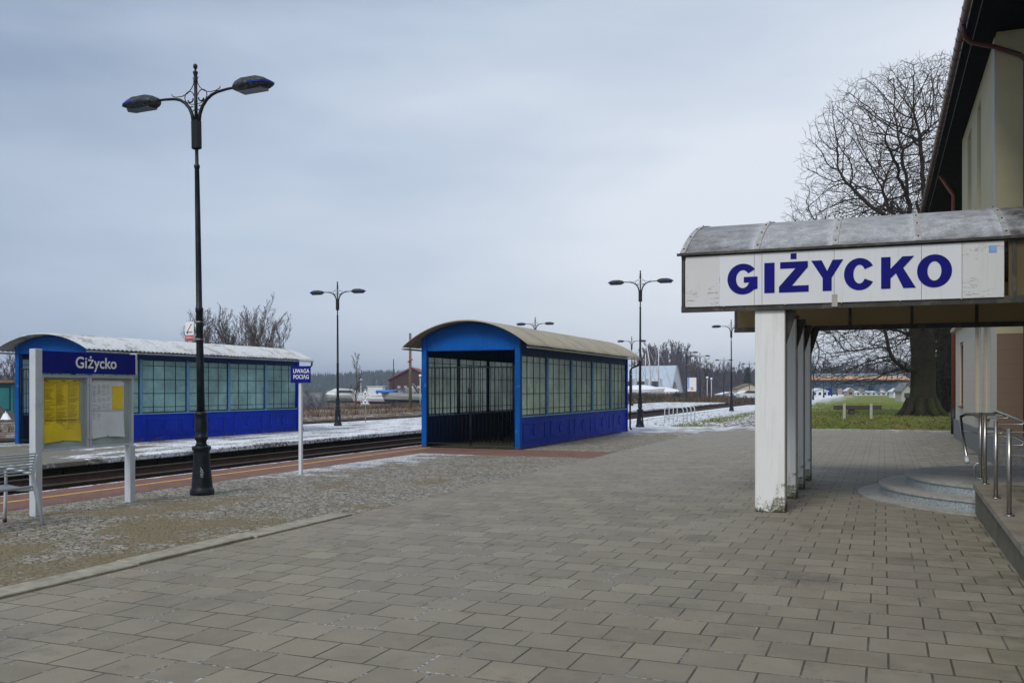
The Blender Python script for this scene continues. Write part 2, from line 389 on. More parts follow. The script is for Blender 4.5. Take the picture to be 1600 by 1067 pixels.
def mk_bark(name, a, b, moss=0):
    n = N(name); v = n.obj()
    col = n.mix(n.noise(n.scale(v, (4, 4, .8)), 4, 6, .7), a, b)
    if moss:
        z = n.xyz(v)[2]; col = n.mix(n.m('MULTIPLY', n.mr(n.noise(v, 1.2, 5, .7), .42, .6), n.mr(z, 9, 0, 0, moss)), col, (.055, .07, .02))
        n.bump(n.noise(n.scale(v, (6, 6, 1)), 5, 5, .7), .8, .05)
    return n.fin(col, .95, 0, .1)
def mk_column():
    n = N('white_column_paint'); v = n.obj(); x, y, z = n.xyz(v)
    col = n.mix(n.noise(v, 1.5, 6, .6), (.70, .715, .72), (.82, .835, .84))
    st = n.noise(n.scale(v, (7, 7, .5)), 2, 6, .65); col = n.mix(n.mr(st, .5, .75, 0, .4), col, (.42, .40, .34))
    d = n.m('ADD', n.noise(v, 7, 8, .75), n.mr(z, .75, 0, -.32, .11))
    d = n.m('ADD', d, n.mr(x, -.05, .19, -.05, .07))
    col = n.mix(n.mr(d, .50, .58, 0, .85), col, (.10, .10, .04))
    d2 = n.m('ADD', n.noise(v, 22, 6, .8), n.mr(z, .4, 0, -.3, .08)); col = n.mix(n.mr(d2, .52, .57, 0, .9), col, (.045, .05, .02))
    n.bump(n.noise(v, 16, 6), .25, .008); return n.fin(col, .75, 0, .3)
def mk_signwhite():
    n = N('white_sign_sheet'); v = n.world(); x, y, z = n.xyz(v)
    ends = n.m('ADD', n.m('LESS_THAN', x, -2.07), n.m('GREATER_THAN', x, .90))
    col = n.mix(n.noise(v, 1.2, 5, .6), (.62, .65, .69), (.74, .76, .79)); col = n.mix(n.m('MULTIPLY', ends, .55), col, (.56, .56, .54))
    cr = n.noise(n.scale(v, (.9, 1, 7)), 2.2, 3, .6, 1.2)
    line = n.m('LESS_THAN', n.m('ABSOLUTE', n.m('SUBTRACT', cr, .5)), .010); gate = n.mr(n.noise(v, 3, 3), .5, .56)
    col = n.mix(n.m('MULTIPLY', n.m('MULTIPLY', line, gate), n.m('MULTIPLY', ends, .75)), col, (.12, .11, .10))
    st = n.noise(n.scale(v, (9, 1, .6)), 2, 5, .7); col = n.mix(n.mr(st, .55, .8, 0, .3), col, (.35, .34, .31))
    return n.fin(col, .5, 0, .4)
def mk_walltile(name, a, b, bw, bh):
    n = N(name); v = n.obj(); x, y, z = n.xyz(v)
    jz = n.m('LESS_THAN', n.m('FRACT', n.m('DIVIDE', z, bh)), .012)
    cmb = n.m('ADD', x, y); jx = n.m('LESS_THAN', n.m('FRACT', n.m('DIVIDE', cmb, bw)), .008)
    col = n.mix(n.noise(v, 2, 6, .65), a, b); fi = n.noise(v, 90, 2); col = n.mix(n.mr(fi, .3, .7, 0, .25), col, b)
    col = n.mix(n.m('MULTIPLY', n.m('MAXIMUM', jz, jx), .65), col, tuple(q * .35 for q in a))
    return n.fin(col, .6, 0, .35)
M['paving'] = mk_paving(); M['cobble'] = mk_cobble(); M['redpave'] = mk_redpave(); M['ground'] = mk_ground()
M['island'] = mk_island(); M['platwall'] = mk_platwall()
M['yellow'] = simple('worn_yellow_paint', (.62, .37, .06), .7, var=.15, dirt=(.25, .13, .08), dsc=8, damt=.8)
M['kerb'] = simple('granite_kerb', (.31, .29, .23), .85, var=.25, sc=9, bump=.5, bsc=90, dirt=(.14, .13, .07), dsc=4, damt=.55)
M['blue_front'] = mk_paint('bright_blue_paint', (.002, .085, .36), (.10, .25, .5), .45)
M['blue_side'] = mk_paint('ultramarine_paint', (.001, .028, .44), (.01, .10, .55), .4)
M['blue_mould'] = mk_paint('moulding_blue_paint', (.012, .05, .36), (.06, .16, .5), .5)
M['blue_dark'] = mk_paint('dark_and_shaded_blue_paint', (.008, .035, .13), (.03, .09, .25), .5)  # dark blue parts, and interior shade painted into the shelters
M['blue_light'] = mk_paint('pale_blue_paint', (.17, .36, .58), (.45, .5, .55), .6)
M['glass_near'] = mk_glass('green_wired_glass', (.62, .80, .64), (.78, .86, .66))
M['glass_far'] = mk_glass('teal_wired_glass', (.42, .74, .74), (.56, .80, .80))
M['roof_near'] = mk_roof('fibre_cement_roof', (.27, .25, .195), (.42, .39, .31), -.10)
M['roof_far'] = mk_roof('snowy_fibre_cement_roof', (.25, .25, .23), (.36, .36, .34), .14)
M['iron'] = simple('black_iron', (.007, .008, .011), .5, 0, var=.3, spec=.3)
M['lamp'] = simple('blue_black_lamp_paint', (.006, .011, .017), .42, 0, var=.3, bump=.3, bsc=40, dirt=(.03, .04, .045), dsc=9, damt=.5, spec=.3)
M['lamphead'] = simple('mottled_lamp_housing', (.022, .03, .036), .5, 0, var=.5, sc=22, dirt=(.20, .21, .19), dsc=24, damt=.6, spec=.3)
M['lampblue'] = simple('blue_lamp_reflection', (.006, .02, .26), .4, var=.3, spec=.2)  # blue reflection painted onto the lamp heads
M['lens'] = simple('grey_lamp_lens', (.015, .02, .028), .2, var=.2)
M['steel'] = simple('brushed_steel', (.36, .35, .33), .34, .9, var=.12, sc=30)
M['alu'] = simple('silver_grey_paint', (.52, .57, .62), .45, .05, var=.06, sc=3, dirt=(.3, .3, .28), dsc=6, damt=.3)
M['white_paint'] = simple('white_metal_paint', (.60, .64, .68), .5, 0, var=.06, dirt=(.35, .34, .3), dsc=5, damt=.4)
M['navy'] = simple('navy_sign_blue', (.003, .008, .19), .4, var=.12, spec=.2)
M['navy2'] = simple('big_letter_blue', (.004, .004, .17), .5, var=.2, sc=3, spec=.15)
M['white_text'] = simple('white_lettering', (.8, .82, .85), .5, var=.03)
M['poster_y'] = simple('yellow_timetable_paper', (.95, .68, .01), .6, var=.12, sc=3)
M['poster_w'] = simple('white_timetable_paper', (.82, .87, .95), .6, var=.08, sc=3)
M['poster_ink'] = simple('timetable_ink', (.20, .12, .01), .7, var=.2)
M['poster_ink2'] = simple('grey_ink', (.2, .2, .28), .7, var=.2)
M['case_back'] = simple('pale_green_backing', (.42, .50, .49), .6, var=.05)
M['clear'] = mk_clear('display_glass')
M['column'] = mk_column(); M['sign_white'] = mk_signwhite(); M['canopy'] = mk_canopy_roof()
M['copper'] = simple('brown_cap_sheet', (.16, .065, .04), .55, .2, var=.25)
M['frame_dark'] = simple('dark_canopy_steel', (.045, .043, .04), .5, .4, var=.3, dirt=(.16, .14, .10), dsc=5, damt=.6)
M['rib'] = simple('pale_rib_strip', (.36, .35, .33), .5, .1, var=.2, dirt=(.6, .63, .67), dsc=12, damt=.6)
def _poly():
    n = N('ribbed_brown_polycarbonate'); v = n.obj(); x, y, z = n.xyz(v)
    ri = n.m('FRACT', n.m('MULTIPLY', n.m('ADD', x, y), 55))
    col = n.mix(n.noise(v, 1.3, 5, .6), (.17, .135, .085), (.27, .22, .14)); col = n.mix(n.mr(ri, 0, .25, .35, 0), col, (.05, .04, .02))
    d = n.node('ShaderNodeBsdfDiffuse'); n.put(d.inputs[0], col); tr = n.node('ShaderNodeBsdfTranslucent'); n.put(tr.inputs[0], n.mix(.7, col, (.75, .60, .36)))
    a = n.node('ShaderNodeMixShader'); a.inputs[0].default_value = .5
    n.t.links.new(d.outputs[0], a.inputs[1]); n.t.links.new(tr.outputs[0], a.inputs[2]); n.t.links.new(a.outputs[0], n.out.inputs[0]); return n.mat
M['polyc'] = _poly()
M['step_top'] = simple('grey_granite_tread', (.34, .34, .31), .6, var=.25, sc=12, bump=.2, bsc=120, dirt=(.11, .11, .09), dsc=2, damt=.5)
M['step_face'] = simple('blue_speckled_granite', (.27, .31, .32), .4, var=.55, sc=38, dirt=(.42, .46, .48), dsc=30, damt=.6)
M['ramp'] = simple('mossy_ramp_concrete', (.17, .15, .105), .85, var=.3, sc=5, bump=.5, bsc=40, dirt=(.07, .075, .03), dsc=2.5, damt=.7)
M['ramp_top'] = simple('ramp_coping', (.21, .185, .14), .8, var=.25, sc=4, bump=.3, bsc=50)
M['wall_cream'] = mk_walltile('cream_tile_cladding', (.50, .45, .35), (.58, .52, .41), .62, .31)
M['wall_brown'] = mk_walltile('brown_tile_cladding', (.19, .13, .085), (.22, .15, .10), .62, .31)
M['wall_yellow'] = simple('pale_yellow_render', (.47, .43, .27), .85, var=.08, sc=1.2, bump=.25, bsc=70)
M['wall_pale'] = simple('off_white_render', (.42, .41, .35), .85, var=.06, sc=1.2)
M['pinkish'] = simple('pink_beige_render', (.34, .25, .20), .8, var=.1, sc=2)
M['plinth'] = simple('grey_plinth_stone', (.17, .17, .165), .7, var=.3, sc=15)
M['brown_pvc'] = simple('brown_gutter', (.085, .028, .02), .38, 0, var=.2)
M['rust_pipe'] = simple('rust_red_pipe', (.26, .075, .045), .45, 0, var=.2)
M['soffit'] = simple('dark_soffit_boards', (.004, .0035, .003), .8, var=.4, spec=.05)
M['rooftile'] = simple('brown_roof_sheet', (.10, .05, .035), .6, var=.3)
M['window_dark'] = simple('dark_window_glass', (.03, .035, .04), .12, 0, var=.2)
M['window_pale'] = simple('pale_window_blind', (.36, .37, .40), .35, 0, var=.1)
M['frame_brown'] = simple('brown_window_frame', (.13, .055, .045), .5, var=.2)
M['rail'] = simple('rail_steel', (.16, .13, .115), .5, .6, var=.3)
M['rust'] = simple('rusty_rail_side', (.07, .04, .028), .8, .1, var=.4)
M['sleeper'] = simple('dark_sleeper', (.06, .05, .045), .9, var=.3)
M['black'] = simple('black_plastic', (.012, .012, .013), .5, var=.2)
M['bark'] = mk_bark('dark_mossy_bark', (.018, .014, .011), (.07, .056, .044), .7)
M['bark2'] = mk_bark('greyish_bark', (.07, .055, .05), (.15, .12, .105))
M['bark3'] = mk_bark('purple_brown_twigs', (.045, .033, .036), (.10, .07, .068))
M['conifer'] = simple('dark_conifer', (.015, .032, .022), .95, var=.5, sc=2)
M['hoar'] = mk_bark('frosted_twigs', (.20, .21, .24), (.36, .38, .43))
M['wood'] = simple('weathered_pole_wood', (.15, .12, .08), .9, var=.3, sc=8)
M['concrete'] = simple('pale_concrete', (.38, .37, .33), .9, var=.2, sc=6, bump=.4)
M['red'] = simple('red_paint', (.45, .03, .03), .5, var=.2)
M['white_hull'] = simple('white_gelcoat', (.68, .71, .74), .3, var=.05, dirt=(.4, .42, .4), dsc=1.5, damt=.4)
M['grey_hull'] = simple('grey_green_hull', (.30, .33, .31), .5, var=.15)
M['dark_hull'] = simple('navy_hull', (.018, .03, .06), .35, var=.2)
M['red_hull'] = simple('red_antifouling', (.22, .02, .03), .6, var=.2)
M['tarp'] = simple('bright_blue_tarp', (.02, .17, .62), .5, var=.25, sc=3)
M['brick'] = simple('red_brown_cladding', (.055, .024, .019), .8, var=.3)
M['redroof'] = simple('orange_red_roof', (.20, .06, .035), .7, var=.25)
M['orangeroof'] = simple('pale_orange_roof', (.50, .27, .15), .7, var=.3)
M['greywall'] = simple('pale_blue_grey_cladding', (.42, .50, .60), .6, var=.1, sc=.6)
M['tealwall'] = mk_paint('teal_shed_paint', (.03, .17, .18), (.1, .3, .3), .4)
M['snow'] = simple('crusted_snow', SNOW, .7, var=.06, sc=8, bump=.5, bsc=25)
# ------------------------------------------------------------ ground and platforms
def struct(name, mb, m): return tag(mb.build(name, m), kind='structure')
rng = random.Random(4)
def ground_h(x, y):
    if x >= -12.6: return -.05
    if x > -31: return -.42
    if x >= -41: return -.02
    if x >= -60: return -.02 - 2.3 * (-41 - x) / 19
    return -2.32
xs = [-2500, -1400, -800, -500, -350, -250, -180, -130, -100, -85, -72, -60, -56, -52, -48, -45, -43, -41, -38, -35, -33, -31.001, -31, -28, -25, -21, -17.6, -15.5, -12.6, -12.599, -9, -5, 0, 6, 12, 25, 50, 100, 200, 400, 800, 1500, 2500]
ys = [-200, -60, -10, 0, 5, 10, 15, 20, 25, 30, 35, 38, 41, 45, 50, 56, 63, 70, 80, 90, 105, 120, 140, 165, 200, 250, 320, 420, 600, 900, 1400, 2200, 3500]
mb = MB(); vs = []
for y in ys:
    for x in xs:
        z = ground_h(x, y)
        if x < -36 and x > -400 and y < 500: z += rng.uniform(-.12, .12)
        vs.append((x, y, z))
nx = len(xs)
mb.add(vs, [(j * nx + i, j * nx + i + 1, (j + 1) * nx + i + 1, (j + 1) * nx + i) for j in range(len(ys) - 1) for i in range(nx - 1)])
struct('ground', mb, M['ground'])
mb = MB(); mb.box(-6.44, 12, -12, 40.3, -.3, 0); struct('plaza_paving', mb, M['paving'])
mb = MB(); mb.box(-11.0, -6.445, -12, 21.2, -.3, -.004); mb.box(-9.1, -6.445, 23.4, 46, -.3, -.006); mb.box(-12.55, -9.1, 35.2, 46, -.3, -.008)
struct('cobbled_strip', mb, M['cobble'])
mb = MB(); mb.box(-12.6, -11.004, -12, 23.4, -.06, .0); mb.box(-11.0, -6.449, 21.2, 23.396, -.2, 0)
mb.box(-12.6, -11.9, 23.4, 95, -.06, -.001); struct('platform_paving', mb, M['redpave'])
mb = MB(); mb.box(-12.56, -12.3, -12, 95, -.42, -.061); struct('platform_wall', mb, M['platwall'])
mb = MB(); mb.box(-11.86, -11.76, -12, 23.3, 0, .004); struct('platform_line', mb, M['yellow'])
# kerb stones with open joints
mb = MB(); y = -6.0; k = 0
for y0, y1 in ((-4, -1.2), (-1.19, 1.6), (1.61, 5.0), (5.02, 6.72), (6.74, 8.45), (8.47, 10.45)):
    dx = (.0, .02, .0, .015, -.005, .02)[k]; k += 1
    mb.bev(-6.72 + dx, -6.44 + dx, y0, y1, -.1, .026 + .006 * (k % 2), .008)
struct('kerb', mb, M['kerb'])
mb = MB(); mb.box(-25, -17.6, -40, 112, -.42, -.012)
mb.add([(-25, 112, -.012), (-17.6, 112, -.012), (-17.6, 118, -.41), (-25, 118, -.41)], [(0, 1, 2, 3)])
struct('island_platform', mb, M['island'])
mb = MB(); mb.box(-17.64, -17.56, -40, 112, -.42, -.10); mb.box(-25.04, -24.96, -40, 112, -.42, -.10)
struct('island_platform_wall', mb, M['platwall'])
mb = MB()
for i in range(78):
    yy = -6 + i * 1.5
    mb.bev(-17.68 + rng.uniform(-.015, .015), -17.25, yy, yy + 1.485, -.14, .0 + rng.uniform(-.01, .012), .02)
struct('island_platform_coping', mb, M['island'])
# ballast: lumpy bed of stones
def ballast(name, x0, x1):
    mb = MB(); r = random.Random(8)
    for _ in range(5200):
        x = r.uniform(x0, x1); y = r.triangular(2, 80, 14); s = r.uniform(.025, .055); a = r.uniform(0, 3)
        mt = Matrix.Translation((x, y, -.42 + s * .4)) @ Matrix.Rotation(a, 4, (r.random(), r.random(), 1)) @ Matrix.Scale(s, 4)
        mb.add([(1, 0, 0), (-1, .2, 0), (.1, 1, 0), (0, -1, .1), (0, 0, .9), (0, 0, -.9)], [(0, 2, 4), (2, 1, 4), (1, 3, 4), (3, 0, 4), (2, 0, 5), (1, 2, 5), (3, 1, 5), (0, 3, 5)], 1 if r.random() < .06 else 0, False, mt)
    return tag(mb.build(name, [M['ballast'], M['concrete']]), 'dark brown ballast stones bedding the nearer track', 'ballast', kind='stuff')
M['ballast'] = simple('dark_ballast', (.055, .042, .034), .95, var=.5, sc=3)
ballast('ballast', -17.4, -12.7)
def track(xc, label, y0, y1):
    t = thing('railway_track', label, 'railway track', (xc, 0, -.42), 0, 'railway tracks between the platforms')
    prof = [(-.07, 0), (.07, 0), (.07, .015), (.012, .03), (.012, .13), (.034, .14), (.034, .17), (-.034, .17), (-.034, .14), (-.012, .13), (-.012, .03), (-.07, .015)]
    for s in (-.7175, .7175):
        m2 = MB(); m2.prism([(a + s, b + .06) for a, b in prof], y0, y1, 'y')
        m2.build('rail', M['rust'], t)
        m3 = MB(); m3.box(s - .03, s + .03, y0, y1, .2301, .234); m3.build('running_surface', M['rail'], t)
    base = None; rest = MB(); n = 0; y = 6.0
    while y < 120:
        if n < 96:
            if base is None:
                m2 = MB(); m2.bev(-1.25, 1.25, -.12, .12, -.02, .058, .02); base = m2.build('sleeper', M['sleeper'], t); o = base
            else: o = base.copy(); C.objects.link(o); o.parent = t
            o.location = (0, y, 0)
        else: rest.box(-1.25, 1.25, y - .12, y + .12, -.02, .055)
        n += 1; y += .63
    o = rest.build('sleeper', M['sleeper'], t); o['kind'] = 'stuff'
    return t
track(-15.45, 'rusty railway track beside the red platform edge, nearer of the two', -10, 320)
track(-28.0, 'farther railway track beyond the island platform, half hidden in brown dirt', -10, 320)
# ------------------------------------------------------------ platform shelters over the underpass stairs
def shelter(label, x0, y0, WD, bay, nb, glass, roofm, zoff=0, ze=3.11, rise=.315, frost=False):
    L = bay * nb; zb, zs, zt = .04, .885, 2.57
    t = thing('platform_shelter', label, 'shelter', (x0, y0, zoff), 0, 'blue glazed shelters over the underpass stairs')
    # low base walls with relief mouldings
    for side, xw in ((0, 0), (1, WD)):
        o = 1 if side else -1
        mb = MB(); mb.box(min(xw, xw - o * .08), max(xw, xw - o * .08), .14, L - .14, 0, zs - .03)
        wall = mb.build('base_wall', M['blue_side'] if side else M['blue_dark'], t)  # left wall darkened in colour to paint in the shaded interior
        mb = MB()
        for k in range(nb):
            a, b = k * bay + .26, (k + 1) * bay - .26; c, d = .20, .70; w = .022
            xo0, xo1 = (xw + .001, xw + .016) if side else (xw - .016, xw - .001)
            mb.strip([(a, c), (b, c), (b, d), (a, d)], [(a + w, c + w), (b - w, c + w), (b - w, d - w), (a + w, d - w)], xo0, xo1, 'x', closed=True)
            cy = (a + b) / 2
            ring = [(cy + .085 * math.cos(q), .45 + .14 * math.sin(q)) for q in [i * math.pi / 10 + .9 for i in range(15)]]
            rin = [(cy + .066 * math.cos(q), .45 + .12 * math.sin(q)) for q in [i * math.pi / 10 + .9 for i in range(15)]]
            mb.strip(ring, rin, xo0, xo1 + .006, 'x')
            mb.tube([(xo1, cy + .02, .60), (xo1, cy + .02, .64)], .022, 6)
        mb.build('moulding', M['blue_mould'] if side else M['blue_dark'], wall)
        mb = MB(); s0, s1 = (xw - .09, xw + .035) if side else (xw - .035, xw + .09)
        mb.bev(s0, s1, .141, L - .141, zs - .03, zs + .005, .006); mb.build('sill', M['blue_light'], t)
        mb = MB(); mb.box(min(xw - o * .002, xw - o * .10), max(xw - o * .002, xw - o * .10), .14, L - .14, zt, ze + .02); mb.build('header_beam', M['blue_dark'], t)
        for k in range(1, nb):
            y = k * bay; mb = MB(); q0, q1 = sorted((xw + o * .012, xw - o * .09))
            mb.bev(q0, q1, y - .05, y + .05, zs + .006, zt - .001, .008)
            mb.bev(min(xw + o * .012, xw + o * .03), max(xw + o * .012, xw + o * .03), y - .022, y + .022, zs + .01, zt - .005, .004)
            mb.build('mullion', M['blue_light'] if side else M['blue_dark'], t)
        for k in range(nb):
            a, b = k * bay + (.055 if k else .145), (k + 1) * bay - (.055 if k < nb - 1 else .145)
            mb = MB(); xc = xw - o * .04; fw = .03
            mb.strip([(a, zs + .01), (b, zs + .01), (b, zt - .003), (a, zt - .003)], [(a + fw, zs + .01 + fw), (b - fw, zs + .01 + fw), (b - fw, zt - fw), (a + fw, zt - fw)], xc - .02, xc + .02, 'x', closed=True)
            for z in (1.08, 1.51, 1.945, 2.38):
                mb.box(xc - .014, xc + .014, a + fw, b - fw, z - .007, z + .007)
            for i in range(1, 4):
                yy = a + (b - a) * i / 4
                mb.box(xc - .0155, xc + .0155, yy - .007, yy + .007, zs + .04, zt - .03)
            w = mb.build('window', M['iron'], t)
            mb = MB(); mb.add([(xc, a + .01, zs + .02), (xc, b - .01, zs + .02), (xc, b - .01, zt - .01), (xc, a + .01, zt - .01)], [(0, 1, 2, 3) if side else (3, 2, 1, 0)]); mb.build('pane', glass, w, fix=False)
        # a second set of slim guard bars inside the glass
    # corner posts
    for (px, py) in ((0, 0), (WD, 0), (0, L), (WD, L)):
        mb = MB(); a = px - (.03 if px == 0 else .13); b = px + (.13 if px == 0 else .03)
        yy0, yy1 = (-.02, .14) if py == 0 else (L - .14, L + .02)
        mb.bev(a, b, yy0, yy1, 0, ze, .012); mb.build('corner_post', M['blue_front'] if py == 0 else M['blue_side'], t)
    # arched gables
    cx = WD / 2; hw = WD / 2 + .03; rad = (hw * hw + rise * rise) / (2 * rise)
    def arc(h, r_, z0, n=22, over=0):
        a0 = math.asin(min(1, (h) / r_))
        return [(cx + r_ * math.sin(-a0 + 2 * a0 * i / n), z0 + r_ * math.cos(-a0 + 2 * a0 * i / n)) for i in range(n + 1)]
    zc = ze + rise - rad
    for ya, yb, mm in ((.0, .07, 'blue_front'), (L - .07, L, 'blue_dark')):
        mb = MB(); top = arc(hw, rad, zc)
        mb.prism([(cx - hw + .02, 2.78)] + [(a, b - .001) for a, b in top[1:-1]] + [(cx + hw - .02, 2.78)], ya, yb, 'y'); g = mb.build('gable', M[mm], t)
        if mm == 'blue_front':
            m2 = MB(); m2.bev(.14, WD - .14, -.012, .085, 2.70, 2.779, .01); m2.build('lintel', M['blue_front'], t)
            m2 = MB(); m2.strip([(a, b - .05) for a, b in top], [(a, b - .11) for a, b in top], -.012, -.001, 'y'); m2.build('trim', M['blue_front'], g)
            m2 = MB()
            for i in range(6): m2.tube([(cx - .15 + i * .06, -.004, ze + .12 + .012 * math.sin(i * 2)), (cx - .12 + i * .06, -.006, ze + .13)], .006, 5)
            m2.build('rust_mark', M['rust'], g)
    mb = MB(); mb.box(.14, WD - .14, L - .05, L - .01, 0, 2.78); mb.build('rear_wall', M['blue_dark'], t)
    # corrugated vault roof
    hwo = WD / 2 + .42; ro = rad + .03; a0 = math.asin(min(.95, hwo / ro)); nA = 26; y0r, y1r = -.42, L + .40
    nL = int((y1r - y0r) / .0295); vs = []; rr = random.Random(3)
    for j in range(nL + 1):
        y = y0r + (y1r - y0r) * j / nL; cor = .017 * math.cos(2 * math.pi * y / .177)
        lap = .008 * int((y - y0r) / 1.02 % 2)
        for i in range(nA + 1):
            a = -a0 + 2 * a0 * i / nA; r2 = ro + .02 + cor + lap
            vs.append((cx + r2 * math.sin(a), y, zc + r2 * math.cos(a)))
    n1 = len(vs); vs += [(x, y, z - .014) for x, y, z in vs]; nn = nA + 1
    fs = []
    for j in range(nL):
        for i in range(nA):
            a = j * nn + i; fs.append((a, a + 1, a + nn + 1, a + nn)); a += n1; fs.append((a, a + nn, a + nn + 1, a + 1))
    for j in range(nL):
        for i in (0, nA):
            a = j * nn + i; fs.append((a, a + nn, a + nn + n1, a + n1))
    for i in range(nA):
        for j in (0, nL):
            a = j * nn + i; fs.append((a, a + 1, a + 1 + n1, a + n1))
    mb = MB(); mb.add(vs, fs, 0, True); mb.build('roof', roofm, t)
    # dark ceiling boards inside
    mb = MB(); tp = arc(hw - .1, rad - .03, zc, 14); lo = arc(hw - .1, rad - .05, zc, 14); mb.strip(tp, lo, .08, L - .08, 'y'); mb.build('ceiling', M['blue_dark'], t)
    for s in (-1, 1):
        mb = MB(); xe = cx + s * (hwo - .01); ze2 = zc + ro * math.cos(a0) - .03
        pr = [(xe + .05 * math.cos(q), ze2 + .045 * math.sin(q)) for q in [math.pi + i * math.pi / 6 for i in range(7)]]
        pi_ = [(xe + .042 * math.cos(q), ze2 + .037 * math.sin(q)) for q in [math.pi + i * math.pi / 6 for i in range(7)]]
        mb.strip(pr, pi_, y0r + .02, y1r - .02, 'y'); g = mb.build('gutter', M['rib'], t)
    mb = MB(); xe = cx + hwo - .01
    mb.tube([(xe, L + .3, ze2 - .03), (xe, L + .3, ze2 - .16), (xe - .05, L + .25, ze2 - .24), (xe - .25, L + .12, ze2 - .33), (xe - .31, L + .08, ze2 - .45), (xe - .31, L + .07, .15), (xe - .25, L + .07, .06)], .035, 8)
    mb.build('downpipe', M['iron'], t)
    # barred gates in the open end
    gw = (WD - .28) / 2
    for s in (0, 1):
        a = .14 + s * gw + .01; b = a + gw - .02; mb = MB()
        for z in (.12, 2.24): mb.box(a, b, .02, .05, z - .018, z + .018)
        for q in (a + .015, b - .015): mb.tube([(q, .035, .06), (q, .035, 2.30)], .017, 6)
        n = 11
        for i in range(1, n): q = a + (b - a) * i / n; mb.tube([(q, .035, .12), (q, .035, 2.24)], .0115, 5)
        gate = mb.build('gate', M['iron'], t)
        if s == 0:
            m2 = MB(); m2.bev(b - .06, b + .03, .0, .06, 1.50, 1.62, .01); m2.tube([(b - .02, -.02, 1.62), (b - .02, -.05, 1.67), (b + .03, -.05, 1.67)], .01, 6); m2.build('lock', M['iron'], gate)
    # inner frame: posts and a rail dividing the stair from the passage
    for x in (WD * .35, WD * .68):
        mb = MB(); mb.bev(x - .06, x + .06, L * .42, L * .42 + .12, 0, 2.95, .01); mb.build('inner_post', M['blue_dark'], t)
    mb = MB(); mb.box(.14, WD - .14, .15, L - .05, 0.0, .012); mb.build('floor', M['platwall'], t)  # dark floor over the stair opening, interior gloom put into its colour
    mb = MB(); mb.tube([(.95, 1.2, .9), (.95, 3.5, .9), (.95, 4.6, .3)], .025, 6); mb.tube([(.95, 1.2, .9), (.95, 1.2, .02)], .025, 6); mb.tube([(.95, 3.5, .9), (.95, 3.5, .02)], .025, 6); mb.build('handrail', M['iron'], t)
    return t
sh1 = shelter('blue glazed shelter with beige arched roof and black barred gates, on the near platform', -12.10, 23.44, 2.94, 2.28, 5, M['glass_near'], M['roof_near'], 0, 3.05, .42)
sh2 = shelter('blue and teal glazed shelter with snowy arched roof on the platform behind the timetable board', -24.25, 20.4, 2.85, 2.09, 5, M['glass_far'], M['roof_far'], -.012, 2.93, .29)
